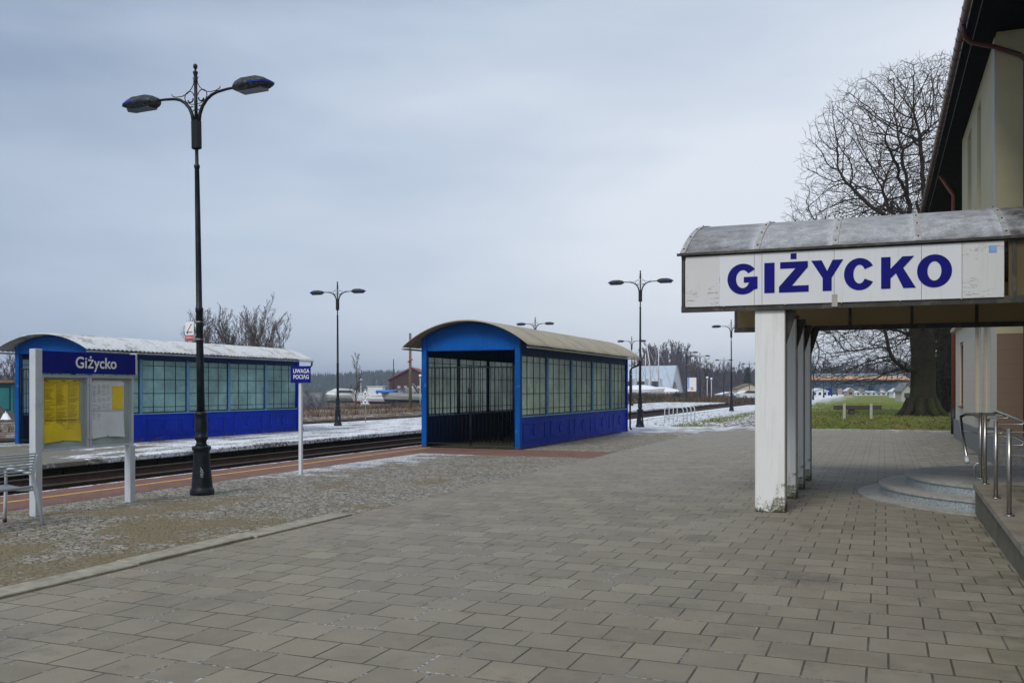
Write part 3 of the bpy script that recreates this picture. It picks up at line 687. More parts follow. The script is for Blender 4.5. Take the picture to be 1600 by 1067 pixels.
# ------------------------------------------------------------ lamps
def make_lamp(label):
    t = thing('street_lamp', label, 'street lamp', (0, 0, 0), 0, 'black double-armed lamps along the platforms')
    n = 20
    mb = MB(); mb.lathe([(.18, 0), (.185, .03), (.185, .085), (.165, .10), (.16, .13), (.150, .25), (.132, .45), (.122, .66), (.124, .69), (.142, .70), (.147, .73), (.142, .755), (.105, .765)], n)
    base = mb.build('base', M['lamp'], t)
    mb = MB(); r_ = random.Random(5)
    for i in range(16):
        z = .28 + .018 * (i % 9) + r_.uniform(0, .01); a = -1.0 + .16 * (i // 9) + r_.uniform(-.02, .02); rr = .153 - (z - .25) * .09
        mb.tube([(rr * math.cos(a), rr * math.sin(a), z), (rr * math.cos(a + .1), rr * math.sin(a + .1), z + r_.uniform(-.01, .012))], .0035, 4)
    mb.build('stencil_marks', M['white_text'], base)
    mb = MB(); mb.lathe([(.10, .76), (.078, .80), (.078, .84), (.10, .865), (.105, .89), (.10, .915), (.088, .93), (.092, .99), (.098, 1.06), (.09, 1.16), (.082, 1.22), (.095, 1.235), (.098, 1.26), (.09, 1.285), (.064, 1.30)], n)
    mb.build('collar', M['lamp'], t)
    mb = MB(); mb.lathe([(.062, 1.29), (.057, 2.1), (.052, 2.84), (.060, 2.85), (.060, 2.91), (.048, 2.93), (.045, 3.6), (.041, 4.5), (.036, 5.1), (.045, 5.11), (.045, 5.15), (.028, 5.17), (.027, 5.42)], 14)
    mb.build('pole', M['lamp'], t)
    mb = MB(); mb.bev(-.074, .074, -.05, .05, 5.40, 5.86, .018); mb.tube([(0, 0, 5.8), (0, 0, 6.46)], .027, 10)
    mb.lathe([(.027, 6.44), (.034, 6.46), (.034, 6.49), (.028, 6.52), (.030, 6.57), (.040, 6.60), (.040, 6.615), (.020, 6.63), (.014, 6.655), (.030, 6.675), (.035, 6.70), (.030, 6.725), (.012, 6.742)], 12)
    mb.build('head_rod', M['iron'], t)
    for s in (-1, 1):
        arm = [(.055, 5.84), (.075, 5.95), (.125, 6.06), (.21, 6.155), (.31, 6.215), (.42, 6.245), (.60, 6.262), (.80, 6.268)]
        mb = MB(); mb.tube([(s * a, 0, b) for a, b in arm], [.030, .029, .027, .026, .024, .022, .02, .02], 10)
        A = mb.build('arm', M['iron'], t)
        mb = MB()
        def crc(cx, cz, r0, r1, q0, q1, rr=.0075, n=16):
            mb.tube([(s * (cx + (r0 + (r1 - r0) * i / n) * math.cos(q0 + (q1 - q0) * i / n)), 0, cz + (r0 + (r1 - r0) * i / n) * math.sin(q0 + (q1 - q0) * i / n)) for i in range(n + 1)], rr, 6)
        crc(.125, 6.235, .095, .085, -2.0, 3.0); crc(.10, 6.20, .055, .045, -.2, -3.3, .011, 10)
        crc(.075, 6.045, .04, .035, -2.6, 2.2, .008, 12)
        mb.tube([(s * a, 0, b) for a, b in ((.03, 6.50), (.04, 6.43), (.085, 6.36), (.16, 6.30), (.27, 6.265), (.39, 6.27), (.46, 6.295), (.475, 6.325))], .007, 6)
        mb.tube([(s * a, 0, b) for a, b in ((.03, 6.11), (.09, 6.115), (.14, 6.14), (.17, 6.16))], .006, 6)
        mb.tube([(s * .03, 0, 6.5), (s * .055, 0, 6.53)], .007, 5)
        mb.build('scrollwork', M['iron'], A)
        # luminaire: wedge shaped housing, faceted dome over a flat lens
        mb = MB(); z = 6.262
        secs = [(.74, .06, z - .04, z + .035), (.80, .12, z - .065, z + .07), (.93, .16, z - .085, z + .10), (1.20, .17, z - .08, z + .095), (1.33, .145, z - .06, z + .06), (1.42, .08, z - .02, z + .012)]
        vs = []
        for (x, w, lo, hi) in secs:
            mid = (lo + hi) / 2 - .01
            vs += [(s * x, -w, mid - .012), (s * x, -w, mid + .012), (s * x, -w * .6, hi), (s * x, w * .6, hi), (s * x, w, mid + .012), (s * x, w, mid - .012), (s * x, w * .7, lo), (s * x, -w * .7, lo)]
        fs = [tuple(range(8)), tuple(range(len(vs) - 1, len(vs) - 9, -1))]
        for i in range(len(secs) - 1):
            for j in range(8): fs.append((i * 8 + j, i * 8 + (j + 1) % 8, (i + 1) * 8 + (j + 1) % 8, (i + 1) * 8 + j))
        mb.add(vs, fs); H = mb.build('lamp_head', M['lamphead'], t)
        mb = MB(); mb.prism([(s * 1.12, -.172), (s * 1.21, -.174), (s * 1.34, -.148), (s * 1.43, -.07), (s * 1.43, .07), (s * 1.34, .148), (s * 1.21, .174), (s * 1.12, .172)], z - .022, z + .004, 'z'); mb.build('rim', M['lampblue'], H)  # band carries the painted blue reflection around the head's tip
        mb = MB(); mb.prism([(s * .86, -.10), (s * 1.30, -.10), (s * 1.37, 0), (s * 1.30, .10), (s * .86, .10)], z - .10, z - .06, 'z'); mb.build('lens', M['lens'], H)
    return t
lamp = make_lamp('tall black double-armed lamp beside the timetable board, nearest of the lamps')
x, y, _ = G(316, 772); lamp.location = (x, y, -.005); lamp.rotation_euler = (0, R(-1.15), 0)
near = [(1000, 40.0, 'black double-armed lamp just right of the near blue shelter'), (1143, 68.4, 'black double-armed lamp standing by the grass, left of the white columns'),
        (1233, 103, 'black double-armed lamp hidden behind the white columns'), (1270.5, 137, 'black double-armed far lamp at the right edge of the last white column'),
        (1287, 171, 'tiny far black lamp second to the right of the columns'), (1299.5, 199, 'tiny far black lamp third to the right of the columns'), (1308, 217, 'tiny farthest black lamp on the lawn, right of the columns')]
isl = [(528, 41.5, 'black double-armed lamp on the island platform between the two blue shelters'), (836, 66, 'black lamp whose arms show above the near shelter roof'),
       (987, 90, 'black double-armed lamp close behind the far corner of the near shelter'), (1073, 118, 'black double-armed lamp in front of the white billboard'),
       (1094, 131, 'black lamp pole just right of the white billboard'), (1131, 150, 'small far black double-armed lamp left of the blue tarp'), (1171, 172, 'smallest far lamp left of the first white column')]
for i, (px, Z, lb) in enumerate(near + isl):
    o = dup(lamp); p = W(px, Z); o.location = (p[0], p[1], -.01); o.rotation_euler = (0, R((.15, -.2, .1, 0, .3, -.3)[i % 6]), R((0, 2, -2, 3)[i % 4])); o['label'] = lb
    if i == 7: o.scale = (.97, .97, .955)
# ------------------------------------------------------------ text
def textmesh(name, body, size, m, parent, loc, rot, bold=0, depth=.002, align='CENTER', sx=1.0):
    cu = bpy.data.curves.new(name, 'FONT'); cu.body = body; cu.size = size; cu.align_x = align; cu.align_y = 'CENTER'; cu.offset = bold; cu.extrude = depth; cu.resolution_u = 4; cu.space_line = 1.0
    to = bpy.data.objects.new(name, cu); C.objects.link(to)
    bpy.context.view_layer.update()
    me = bpy.data.meshes.new_from_object(to.evaluated_get(bpy.context.evaluated_depsgraph_get()))
    bpy.data.objects.remove(to); bpy.data.curves.remove(cu)
    me.materials.clear(); me.materials.append(m); me.name = name
    o = bpy.data.objects.new(name, me); C.objects.link(o); o.parent = parent; o.location = loc; o.rotation_euler = rot; o.scale = (sx, 1, 1)
    return o
FACE_E = (R(90), 0, R(90))    # text facing +X (seen from the plaza)
FACE_S = (R(90), 0, 0)        # text facing -Y
# ------------------------------------------------------------ timetable board
bx, by, _ = G(56, 805.7); L = 1.62
t = thing('timetable_board', 'grey timetable board with blue station-name header and two posters, left of the tall lamp', 'notice board', (bx, by, -.004))
for y, w, top in ((0, .055, 2.17), (L, .05, .83)):
    mb = MB(); mb.bev(-.055, .055, y - w, y + w, 0, top, .005); p_ = mb.build('post', M['alu'], t)
mb = MB(); mb.bev(-.05, .062, .056, L + .05, 1.855, 2.15, .004); hd = mb.build('header', M['navy'], t)
textmesh('lettering', 'Giżycko', .215, M['white_text'], hd, (.064, L * .58, 2.0), FACE_E, .0035, .001)
mb = MB(); mb.bev(-.05, .07, L - .001 + .045, L + .075, 1.85, 2.165, .004); mb.build('end_cap', M['alu'], t)
mb = MB(); z0, z1 = .83, 1.84; fw = .035
for a, b in ((.06, .845), (.855, L + .04)):
    mb.strip([(a, z0), (b, z0), (b, z1), (a, z1)], [(a + fw, z0 + fw), (b - fw, z0 + fw), (b - fw, z1 - fw), (a + fw, z1 - fw)], -.05, .032, 'x', closed=True)
case = mb.build('display_case', M['alu'], t)
mb = MB(); mb.box(-.04, -.03, .065, L + .03, z0 + .01, z1 - .01); mb.build('back_panel', M['case_back'], case)
def sheet(name, y0, y1, z0, z1, m, ph, curl=.02):
    mb = MB(); n = 14; vs = []
    for j in range(n + 1):
        for i in range(n + 1):
            u, v = i / n, j / n; amp = max(0, (.35 - v) / .35)
            d = .004 + curl * amp * (.5 + .5 * math.sin(u * 7 + ph)) + .004 * math.sin(v * 9 + ph) ** 2
            vs.append((d - .026, y0 + (y1 - y0) * u, z0 + (z1 - z0) * v + .02 * amp * math.sin(u * 3.14)))
    nn = n + 1
    mb.add(vs, [(j * nn + i, j * nn + i + 1, (j + 1) * nn + i + 1, (j + 1) * nn + i) for j in range(n) for i in range(n)], 0, True)
    return mb.build(name, m, case, fix=False)
py_ = sheet('poster', .135, .735, .935, 1.775, M['poster_y'], 0, .03); py_['label'] = 'yellow departures timetable'
pw_ = sheet('poster', .92, 1.52, .955, 1.77, M['poster_w'], 2, .03); pw_['label'] = 'white arrivals timetable with yellow corner'
r_ = random.Random(12)
mb = MB()
for col in range(3):
    for i in range(34):
        z = 1.70 - i * .0165; a = .16 + col * .19; 
        if r_.random() < .12: continue
        mb.box(-.0180, -.0172, a, a + r_.uniform(.07, .165), z, z + .004)
for z in (1.735, 1.72, 1.115, 1.23): mb.box(-.0175, -.0168, .15, .72, z, z + .004)
for y in (.15, .335, .53, .72): mb.box(-.0175, -.0168, y, y + .003, 1.115, 1.735)
for y, z in ((.16, 1.75), (.62, 1.75), (.43, 1.75)): mb.box(-.0175, -.0168, y, y + .05, z, z + .012)
mb.build('print', M['poster_ink'], py_)
mb = MB()
for i in range(40):
    z = 1.70 - i * .0155
    if 1.30 < z < 1.35: continue
    for k in range(4 if z > 1.35 else 2):
        a = .95 + k * .085
        if r_.random() < .25: continue
        mb.box(-.0180, -.0172, a, a + r_.uniform(.03, .075), z, z + .003)
mb.box(-.0178, -.017, .93, 1.5, 1.335, 1.339)
mb.build('print', M['poster_ink2'], pw_)
mb = MB(); mb.box(-.0135, -.0125, 1.30, 1.50, 1.36, 1.69); mb.build('yellow_panel', M['poster_y'], pw_)
mb = MB()
for y, z in ((.15, 1.765), (.72, 1.765), (.44, .955), (.72, .955), (.94, 1.76), (1.5, 1.76), (.94, .98), (1.22, .985), (1.5, .985)):
    mb.tube([(-.02, y, z), (-.012, y, z)], .008, 8)
mb.build('pin', M['black'], case)
for a, b in ((.095, .81), (.89, 1.625)):
    mb = MB(); mb.add([(.024, a, z0 + .035), (.024, b, z0 + .035), (.024, b, z1 - .035), (.024, a, z1 - .035)], [(0, 1, 2, 3)]); mb.build('glass_door', M['clear'], case, fix=False)
mb = MB()
for z in (.95, 1.70): mb.bev(.03, .044, .842, .858, z, z + .04, .003); mb.tube([(.036, .83, z + .02), (.05, .83, z + .02)], .01, 8)
mb.build('hinge', M['alu'], case)
# ------------------------------------------------------------ bench
x, y, _ = G(67.5, 819)
t = thing('park_bench', 'silver metal slatted bench at the left edge, in front of the timetable board', 'bench', (x, y - .02, -.004))
def bench_end(yy):
    mb = MB()
    mb.tube([(.02, yy, 0), (-.10, yy, .42), (-.145, yy, .52), (-.155, yy, .60), (-.09, yy, .86)], [.022, .026, .026, .024, .02], 8)
    mb.tube([(-.62, yy, 0), (-.60, yy, .44)], .021, 8); mb.tube([(-.60, yy, .43), (-.35, yy, .415), (-.11, yy, .43)], .022, 8)
    mb.tube([(-.60, yy, .43), (-.60, yy, .63), (-.56, yy, .66), (-.40, yy, .655), (-.22, yy, .62), (-.15, yy, .585)], .017, 8)
    f = mb.build('end_frame', M['alu'], t)
    mb = MB(); mb.lathe([(.024, .0), (.026, .02), (.024, .05)], 8, c=(-.62, yy)); mb.build('rubber_foot', M['black'], f)
bench_end(0); bench_end(-1.8)
mb = MB()
for i in range(11):
    u = i / 10; xx = -.60 + u * .47; zz = .455 - .02 * math.sin(u * 3.14) + (.01 if i == 10 else 0)
    mb.tube([(xx, .03, zz), (xx, -1.83, zz)], .0145, 6)
mb.build('seat', M['alu'], t)
mb = MB()
for i in range(8): u = i / 7; mb.tube([(-.158 + u * .068, .03, .62 + u * .245), (-.158 + u * .068, -1.83, .62 + u * .245)], .011, 6)
mb.build('backrest', M['alu'], t)
# ------------------------------------------------------------ UWAGA POCIAG sign
x, y, _ = G(470, 741)
t = thing('warning_sign', 'blue UWAGA POCIĄG plate on a thin pale post near the red platform strip', 'sign', (x, y, -.004))
mb = MB(); mb.bev(-.032, .032, -.032, .032, 0, 1.79, .006); mb.build('post', M['white_paint'], t)
mb = MB(); mb.bev(-.20, .25, -.052, -.034, 1.765, 2.085, .004); pl = mb.build('plate', M['navy'], t)
textmesh('lettering', 'UWAGA\nPOCIĄG', .112, M['white_text'], pl, (.045, -.054, 1.93), FACE_S, .0012, .001, sx=.86)
# crossing pictogram plate on the tall lamp
lx, ly, _ = G(316, 772)
t = thing('notice_plate', 'small white and red no-crossing plate clamped to the tall lamp pole', 'sign', (lx - .16, ly, 0))
mb = MB(); mb.bev(-.165, .0, -.006, .006, 2.40, 2.70, .003); pl = mb.build('plate', M['white_text'], t)
mb = MB(); mb.box(-.16, -.004, -.010, -.0065, 2.405, 2.49); mb.build('red_band', M['red'], pl)
mb = MB(); mb.prism([(-.135, 2.545), (-.12, 2.545), (-.035, 2.665), (-.05, 2.665)], -.010, -.0065, 'y')
mb.build('red_stroke', M['red'], pl)
mb = MB(); mb.box(-.125, -.03, -.010, -.0065, 2.528, 2.54); mb.box(-.14, -.112, -.010, -.0065, 2.515, 2.541); mb.build('pictogram', M['black'], pl)
mb = MB()
for i in range(2):
    for k in range(6): mb.box(-.148 + k * .023, -.132 + k * .023, -.0125, -.0105, 2.435 + i * .025, 2.445 + i * .025)
mb.build('lettering', M['white_text'], pl)
mb = MB()
for z in (2.42, 2.69): mb.strip([(.105 + .068 * math.cos(q), .068 * math.sin(q)) for q in [i * math.pi / 8 for i in range(17)]], [(.105 + .062 * math.cos(q), .062 * math.sin(q)) for q in [i * math.pi / 8 for i in range(17)]], z - .012, z + .012, 'z'); mb.box(-.02, .04, -.004, .004, z - .012, z + .012)
mb.build('clamp', M['steel'], t)
# ------------------------------------------------------------ canopy with the station name
Y0, Y1 = 12.77, 17.67; XL, XR = -2.584, 4.55; ZB, ZT = 2.75, 3.47
t = thing('entrance_canopy', 'long vaulted canopy on white columns carrying the big station-name board', 'canopy', (0, 0, 0))
cols = []
for i, Zc in enumerate((12.37, 13.93, 15.26, 16.69)):
    yc = (Zc - .5) / CT
    mb = MB(); mb.bev(-.195, .195, 0, .33, 0, 2.70, .012)
    o = mb.build('column', M['column'], t, loc=(-1.405, yc, 0)); cols.append(o)
    m2 = MB(); m2.bev(-.215, .215, -.02, .35, 2.701, 2.755, .004); m2.build('cap', M['copper'], o)
    m2 = MB()   # raking strut under the beam
    m2.prism([(.196, 2.25), (.196, 2.69), (.33, 2.69)], .12, .20, 'y')
    m2.build('bracket', M['frame_dark'], o)
# frames
for (y, s) in ((Y0, -1), (Y1, 1)):
    mb = MB()
    mb.box(XL, XR, y - .03, y + .03, ZB - .055, ZB + .03); mb.box(XL, XR, y - .03, y + .03, ZT - .02, ZT + .035)
    xx = XL + .02
    for xx in [XL + .025] + [XL + 1.016 * k for k in range(1, 8)]:
        mb.box(xx - .022, xx + .022, y - .025, y + .025, ZB + .03, ZT - .02)
    mb.build('frame', M['frame_dark'], t)
mb = MB()
for xx in (XL, XR - .06):
    mb.box(xx, xx + .06, Y0 + .03, Y1 - .03, ZT - .02, ZT + .03)
for xx in [XL + 1.016 * k for k in range(1, 7)]: mb.box(xx - .02, xx + .02, Y0 + .03, Y1 - .03, ZT - .03, ZT + .02)
for xx in [XL + 1.016 * k for k in (1, 3, 5)]: mb.box(xx + .1, xx + .13, Y0 + 1.6, Y0 + 1.66, ZT, ZT + .5)
mb.build('beam', M['frame_dark'], t)
for y0_, xa, xb in ((Y1, XL + .03, XR), (Y0, 1.42, XR)):
    mb = MB(); mb.box(xa, xb, y0_ - .012, y0_ - .004, ZB + .03, ZT - .02); mb.build('fascia_panel', M['polyc'], t)
# vault
def vault(r_add, xa, xb, n=28, thick=.012, e=.06):
    half = (Y1 - Y0) / 2 + e; rise = .71; rad = (half * half + rise * rise) / (2 * rise); cy = (Y0 + Y1) / 2; zc = ZT + .03 + rise - rad; a0 = math.asin(half / rad)
    o = [(cy + (rad + r_add) * math.sin(-a0 + 2 * a0 * i / n), zc + (rad + r_add) * math.cos(-a0 + 2 * a0 * i / n)) for i in range(n + 1)]
    q = [(cy + (rad + r_add - thick) * math.sin(-a0 + 2 * a0 * i / n), zc + (rad + r_add - thick) * math.cos(-a0 + 2 * a0 * i / n)) for i in range(n + 1)]
    return o, q
ribs = [-2.56] + [-1.568 + .99 * k for k in range(7)]
for k in range(len(ribs) - 1):
    mb = MB(); o, q = vault(0, 0, 0); mb.strip(o, q, ribs[k] + .002, ribs[k + 1] - .002, 'x'); 
    for f in range(len(mb.sm)): mb.sm[f] = False
    mb.build('roof_sheet', M['canopy'], t)
for k, xr in enumerate(ribs):
    mb = MB(); o, q = vault(.014, 0, 0, thick=.013); mb.strip(o, q, xr - .035, xr + .035, 'x'); rb = mb.build('rib', M['rib'], t)
    mb = MB(); o, q = vault(.02, 0, 0, n=40)
    for i in range(1, 40, 4):
        a, b = o[i]; mb.tube([(xr, a, b - .01), (xr, a, b + .004)], .012, 6)
    mb.build('bolt', M['iron'], rb)
mb = MB(); mb.box(XL - .05, XR, Y0 - .09, Y0 - .031, ZT + .0, ZT + .032); mb.build('drip_edge', M['frame_dark'], t)
def giz():
    """bold extended capitals: lists of polygons / strips"""
    z0, z1 = 2.918, 3.318; H = z1 - z0; d0, d1 = Y0 - .058, Y0 - .0535
    k = lambda px: (lambda q: q * 11.857 / (1 + ST * q))((px - 1380) * CT / FPX)
    X = lambda c: k(1030 + c / 2.807)
    def ringpart(mb, xa, xb, q0, q1, tw, th, n=30):
        cx, cz = (xa + xb) / 2, (z0 + z1) / 2; a, b = (xb - xa) / 2, H / 2 + .006
        ou = [(cx + a * math.cos(q), cz + b * math.sin(q)) for q in [q0 + (q1 - q0) * i / n for i in range(n + 1)]]
        inn = [(cx + (a - tw) * math.cos(q), cz + (b - th) * math.sin(q)) for q in [q0 + (q1 - q0) * i / n for i in range(n + 1)]]
        mb.strip(ou, inn, d0, d1, 'y')
    out = []
    st = .118
    a, b = X(302), X(437); m = MB(); ringpart(m, a, b, R(38), R(333), .115, .085)
    m.prism([(b - .118, 2.955), (b - .01, 2.985), (b - .01, 3.145), (b - .19, 3.145), (b - .19, 3.07), (b - .118, 3.07)], d0 - .0007, d1 + .0003, 'y'); out.append(m)
    a, b = X(463), X(508); m = MB(); m.prism([(a, z0), (b, z0), (b, z1), (a, z1)], d0, d1); out.append(m)
    a, b = X(527), X(657); m = MB(); m.prism([(a, z0), (b, z0), (b, z0 + .085), (a + .165, z0 + .085), (b - .01, z1 - .075), (b - .01, z1), (a + .015, z1), (a + .015, z1 - .085), (b - .165, z1 - .085), (a, z0 + .075)], d0, d1)
    c = (a + b) / 2; m.prism([(c - .04, z1 + .035), (c + .035, z1 + .035), (c + .035, z1 + .11), (c - .04, z1 + .11)], d0, d1); out.append(m)
    a, b = X(668), X(808); c = (a + b) / 2; m = MB(); m.prism([(a, z1), (a + .13, z1), (c, z1 - .14), (b - .13, z1), (b, z1), (c + .056, z0 + .17), (c + .056, z0), (c - .056, z0), (c - .056, z0 + .17)], d0, d1); out.append(m)
    a, b = X(811), X(947); m = MB(); ringpart(m, a, b, R(30), R(330), .115, .085); out.append(m)
    a, b = X(973), X(1125); m = MB(); m.prism([(a, z0), (a + .112, z0), (a + .112, z0 + .13), (a + .175, z0 + .19), (b - .145, z0), (b, z0), (a + .26, z0 + .255), (b - .02, z1), (b - .155, z1), (a + .112, z1 - .15), (a + .112, z1), (a, z1)], d0, d1); out.append(m)
    a, b = X(1130), X(1283); m = MB(); ringpart(m, a, b, 0, 2 * math.pi, .12, .085, 40); out.append(m)
    return out
mb = MB(); seams = [-2.52, -2.06, -1.60, -1.50, -.59, .445, .905, 1.37]
for a, b in zip(seams[:-1], seams[1:]): mb.box(a + .0025, b - .0025, Y0 - .052, Y0 - .034, ZB + .015, ZT - .02)
sb = mb.build('sign_board', M['sign_white'], t); sb['label'] = 'white station-name board with weathered end panels'
for m_ in giz(): m_.build('letter', M['navy2'], sb)
mb = MB(); mb.box(1.20, 1.29, Y0 - .055, Y0 - .0525, 3.31, 3.40); mb.build('sticker', simple('pale_blue_sticker', (.2, .36, .62), .5), sb)
mb = MB()
for a in (-2.0, -1.2, -.5, .2, .9): mb.tube([(a, Y0 - .05, ZB + .005), (a, Y0 - .066, ZB + .005)], .008, 6)
mb.box(-.62, -.55, Y0 - .056, Y0 - .0525, ZB - .04, ZB + .12)
mb.build('screw', M['concrete'], sb)
# ------------------------------------------------------------ station building
BX, BY0, BY1 = 2.28, 22.55, 34.8
t = thing('station_building', 'two-storey cream and yellow station building with dark overhanging roof at the right edge', 'building', (0, 0, 0))
ZL, ZU = 3.55, 9.35
def wallbox(name, m, x0, x1, y0, y1, z0, z1): mb = MB(); mb.box(x0, x1, y0, y1, z0, z1); return mb.build(name, m, t)
wallbox('plinth', M['plinth'], BX - .06, 9, BY0 - .06, BY1 + .06, 0, .62)
# lower storey, with a stepped recess for each opening: piers between openings
openings = [(24.05, 25.0, .95, 3.35), (26.2, 27.25, .95, 3.3), (31.6, 32.9, 1.1, 3.1)]
mb = MB(); y = BY0
for a, b, c, d in openings:
    mb.box(BX, BX + .3, y, a, .62, ZL); mb.box(BX, BX + .3, a, b, d, ZL); mb.box(BX, BX + .3, a, b, .62, c); y = b
mb.box(BX, BX + .3, y, BY1, .62, ZL); wl = mb.build('wall', M['wall_cream'], t); wl['label'] = 'cream tiled lower wall'
wallbox('wall', M['wall_brown'], BX + .002, 9, BY0 - .02, BY0 - .001, .62, 2.83)['label'] = 'brown tiled return wall'
wallbox('wall', M['wall_yellow'], BX + .002, 9, BY0 - .023, BY0 - .001, 2.834, ZU)['label'] = 'pale yellow rendered return wall'
for a, b, c, d in openings[:2]:
    mb = MB(); mb.box(BX + .14, BX + .2, a, b, c, d); w = mb.build('blind_panel', M['pinkish'], t)
    mb = MB(); mb.bev(BX - .05, BX + .2, a - .04, b + .04, c - .05, c, .008); mb.build('sill', M['frame_brown'], w)
    mb = MB(); mb.strip([(a - .14, c), (a - .14, d + .14), (b + .14, d + .14), (b + .14, c)], [(a, c), (a, d), (b, d), (b, c)], BX - .03, BX - .002, 'x'); mb.build('surround', M['wall_pale'], w)
a, b, c, d = openings[2]
mb = MB(); mb.strip([(a, c), (b, c), (b, d), (a, d)], [(a + .08, c + .08), (b - .08, c + .08), (b - .08, d - .08), (a + .08, d - .08)], BX + .04, BX + .12, 'x', closed=True); mb.box(BX + .05, BX + .11, (a + b) / 2 - .03, (a + b) / 2 + .03, c + .08, d - .08)
w = mb.build('window', M['frame_brown'], t); mb = MB(); mb.box(BX + .075, BX + .085, a + .05, b - .05, c + .05, d - .05); mb.build('pane', M['window_dark'], w)
mb = MB(); mb.bev(BX - .06, BX + .05, a - .05, b + .05, c - .05, c, .008); mb.build('sill', M['frame_brown'], w)
mb = MB(); mb.prism([(BX - .16, ZL + .0), (BX + .02, ZL + .0), (BX + .02, ZL + .30), (BX - .03, ZL + .30), (BX - .07, ZL + .12), (BX - .16, ZL + .09)], BY0 - .08, BY1 + .06, 'y')
mb.build('cornice', M['wall_pale'], t)
# upper storey: pilasters and two tall narrow windows
ups = [(26.0, 27.0, 4.8, 8.95), (28.7, 30.0, 4.8, 8.95)]
mb = MB(); y = BY0
for a, b, c, d in ups:
    mb.box(BX, BX + .3, y, a, ZL + .3, ZU); mb.box(BX, BX + .3, a, b, d, ZU); mb.box(BX, BX + .3, a, b, ZL + .3, c); y = b
mb.box(BX, BX + .3, y, 32.0, ZL + .3, ZU)
mb.build('wall', M['wall_yellow'], t)['label'] = 'pale yellow upper wall'
wallbox('wall', M['wall_yellow'], BX + 1.2, 9, BY0 + .3, BY1, .62, ZU - .01)['label'] = 'yellow inner wall'
for a, b in ((BY0 - .02, BY0 + .5),):
    mb = MB(); mb.bev(BX - .05, BX + .01, a, b, ZL + .3, ZU - .1, .01); mb.build('pilaster', M['wall_pale'], t)
for a, b, c, d in ups:
    mb = MB(); mb.strip([(a, c), (b, c), (b, d), (a, d)], [(a + .07, c + .07), (b - .07, c + .07), (b - .07, d - .07), (a + .07, d - .07)], BX + .08, BX + .14, 'x', closed=True)
    for z in (5.6, 6.7): mb.box(BX + .09, BX + .13, a + .07, b - .07, z, z + .05)
    w = mb.build('window', M['wall_pale'], t); mb = MB(); mb.box(BX + .105, BX + .115, a + .03, b - .03, c + .03, d - .03); mb.build('pane', M['window_pale'], w)
    mb = MB(); mb.bev(BX - .07, BX + .07, a - .05, b + .05, c - .05, c, .008); mb.build('sill', M['wall_pale'], w)
# nearer, recessed wing beyond the frame edge
wallbox('plinth', M['plinth'], 4.54, 9, -8, BY0 - .07, 0, .62)
wallbox('wall', M['wall_brown'], 4.6, 9, -8, BY0 - .001, .62, 2.83)['label'] = 'brown tiled wall of the near wing'
wallbox('wall', M['wall_yellow'], 4.604, 9, -8, BY0 - .01, 2.831, ZU)['label'] = 'yellow upper wall of the near wing'
for y in (2, 6, 10, 19):
    mb = MB(); mb.strip([(y, 5), (y + 1.2, 5), (y + 1.2, 7.2), (y, 7.2)], [(y + .08, 5.08), (y + 1.12, 5.08), (y + 1.12, 7.12), (y + .08, 7.12)], 4.56, 4.602, 'x', closed=True); w = mb.build('window', M['frame_brown'], t)
    mb = MB(); mb.box(4.585, 4.6, y + .05, y + 1.15, 5.05, 7.15); mb.build('pane', M['window_dark'], w)
mb = MB(); mb.strip([(14.5, .45), (14.5, 2.6), (16.5, 2.6), (16.5, .45)], [(14.6, .45), (14.6, 2.5), (16.4, 2.5), (16.4, .45)], 4.50, 4.598, 'x'); d_ = mb.build('door', M['frame_brown'], t)
mb = MB(); mb.box(4.56, 4.58, 14.6, 16.4, .45, 2.5); mb.build('pane', M['window_dark'], d_)
# roof
XG = 1.60; RY0, RY1 = -10, 50
mb = MB(); mb.prism([(XG + .06, 9.46), (XG + .06, 9.58), (9.5, 13.6), (9.5, 13.4)], RY0, RY1, 'y'); rf = mb.build('roof', M['rooftile'], t)
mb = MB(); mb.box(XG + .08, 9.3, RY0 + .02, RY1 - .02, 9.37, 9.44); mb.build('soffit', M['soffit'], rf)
mb = MB(); gx, gz = XG, 9.50
prof = [(gx + .085 * math.cos(q), gz + .085 * math.sin(q)) for q in [math.pi + i * math.pi / 8 for i in range(9)]]; pin = [(gx + .078 * math.cos(q), gz + .078 * math.sin(q)) for q in [math.pi + i * math.pi / 8 for i in range(9)]]
mb.strip(prof, pin, RY0, RY1, 'y')
for f in range(len(mb.sm)): mb.sm[f] = True
gt = mb.build('gutter', M['brown_pvc'], rf)
mb = MB(); y = 2.0
while y < RY1 - .2:
    mb.strip([(gx + .094 * math.cos(q), gz + .094 * math.sin(q)) for q in [math.pi + i * math.pi / 8 for i in range(9)]], [(gx + .086 * math.cos(q), gz + .086 * math.sin(q)) for q in [math.pi + i * math.pi / 8 for i in range(9)]], y, y + .025, 'y')
    mb.box(gx - .095, gx - .08, y, y + .025, gz, gz + .02); y += .62
mb.build('bracket', M['brown_pvc'], gt)
mb = MB(); mb.tube([(gx + .24, RY0 + 1, 9.36), (gx + .235, 20, 9.355), (gx + .24, RY1 - .3, 9.36)], .009, 5); mb.build('cable', simple('grey_green_cable', (.10, .15, .14), .5), rf)
pc = W(1598, 20.2); xd = pc[0]
mb = MB(); yy = BY0 - .12
mb.tube([(gx, yy - .4, gz - .08), (gx, yy - .38, gz - .22), (gx + .04, yy - .3, gz - .32), (gx + .16, yy - .2, gz - .40), (gx + .6, yy - .1, gz - .52), (xd - .12, yy, gz - .72), (xd, yy, gz - .85), (xd, yy, gz - 1.1), (xd, yy, 2.0), (xd, yy, .65)], .05, 10)
mb.build('downpipe', M['brown_pvc'], t)
dp = W(1489.5, 33.4)
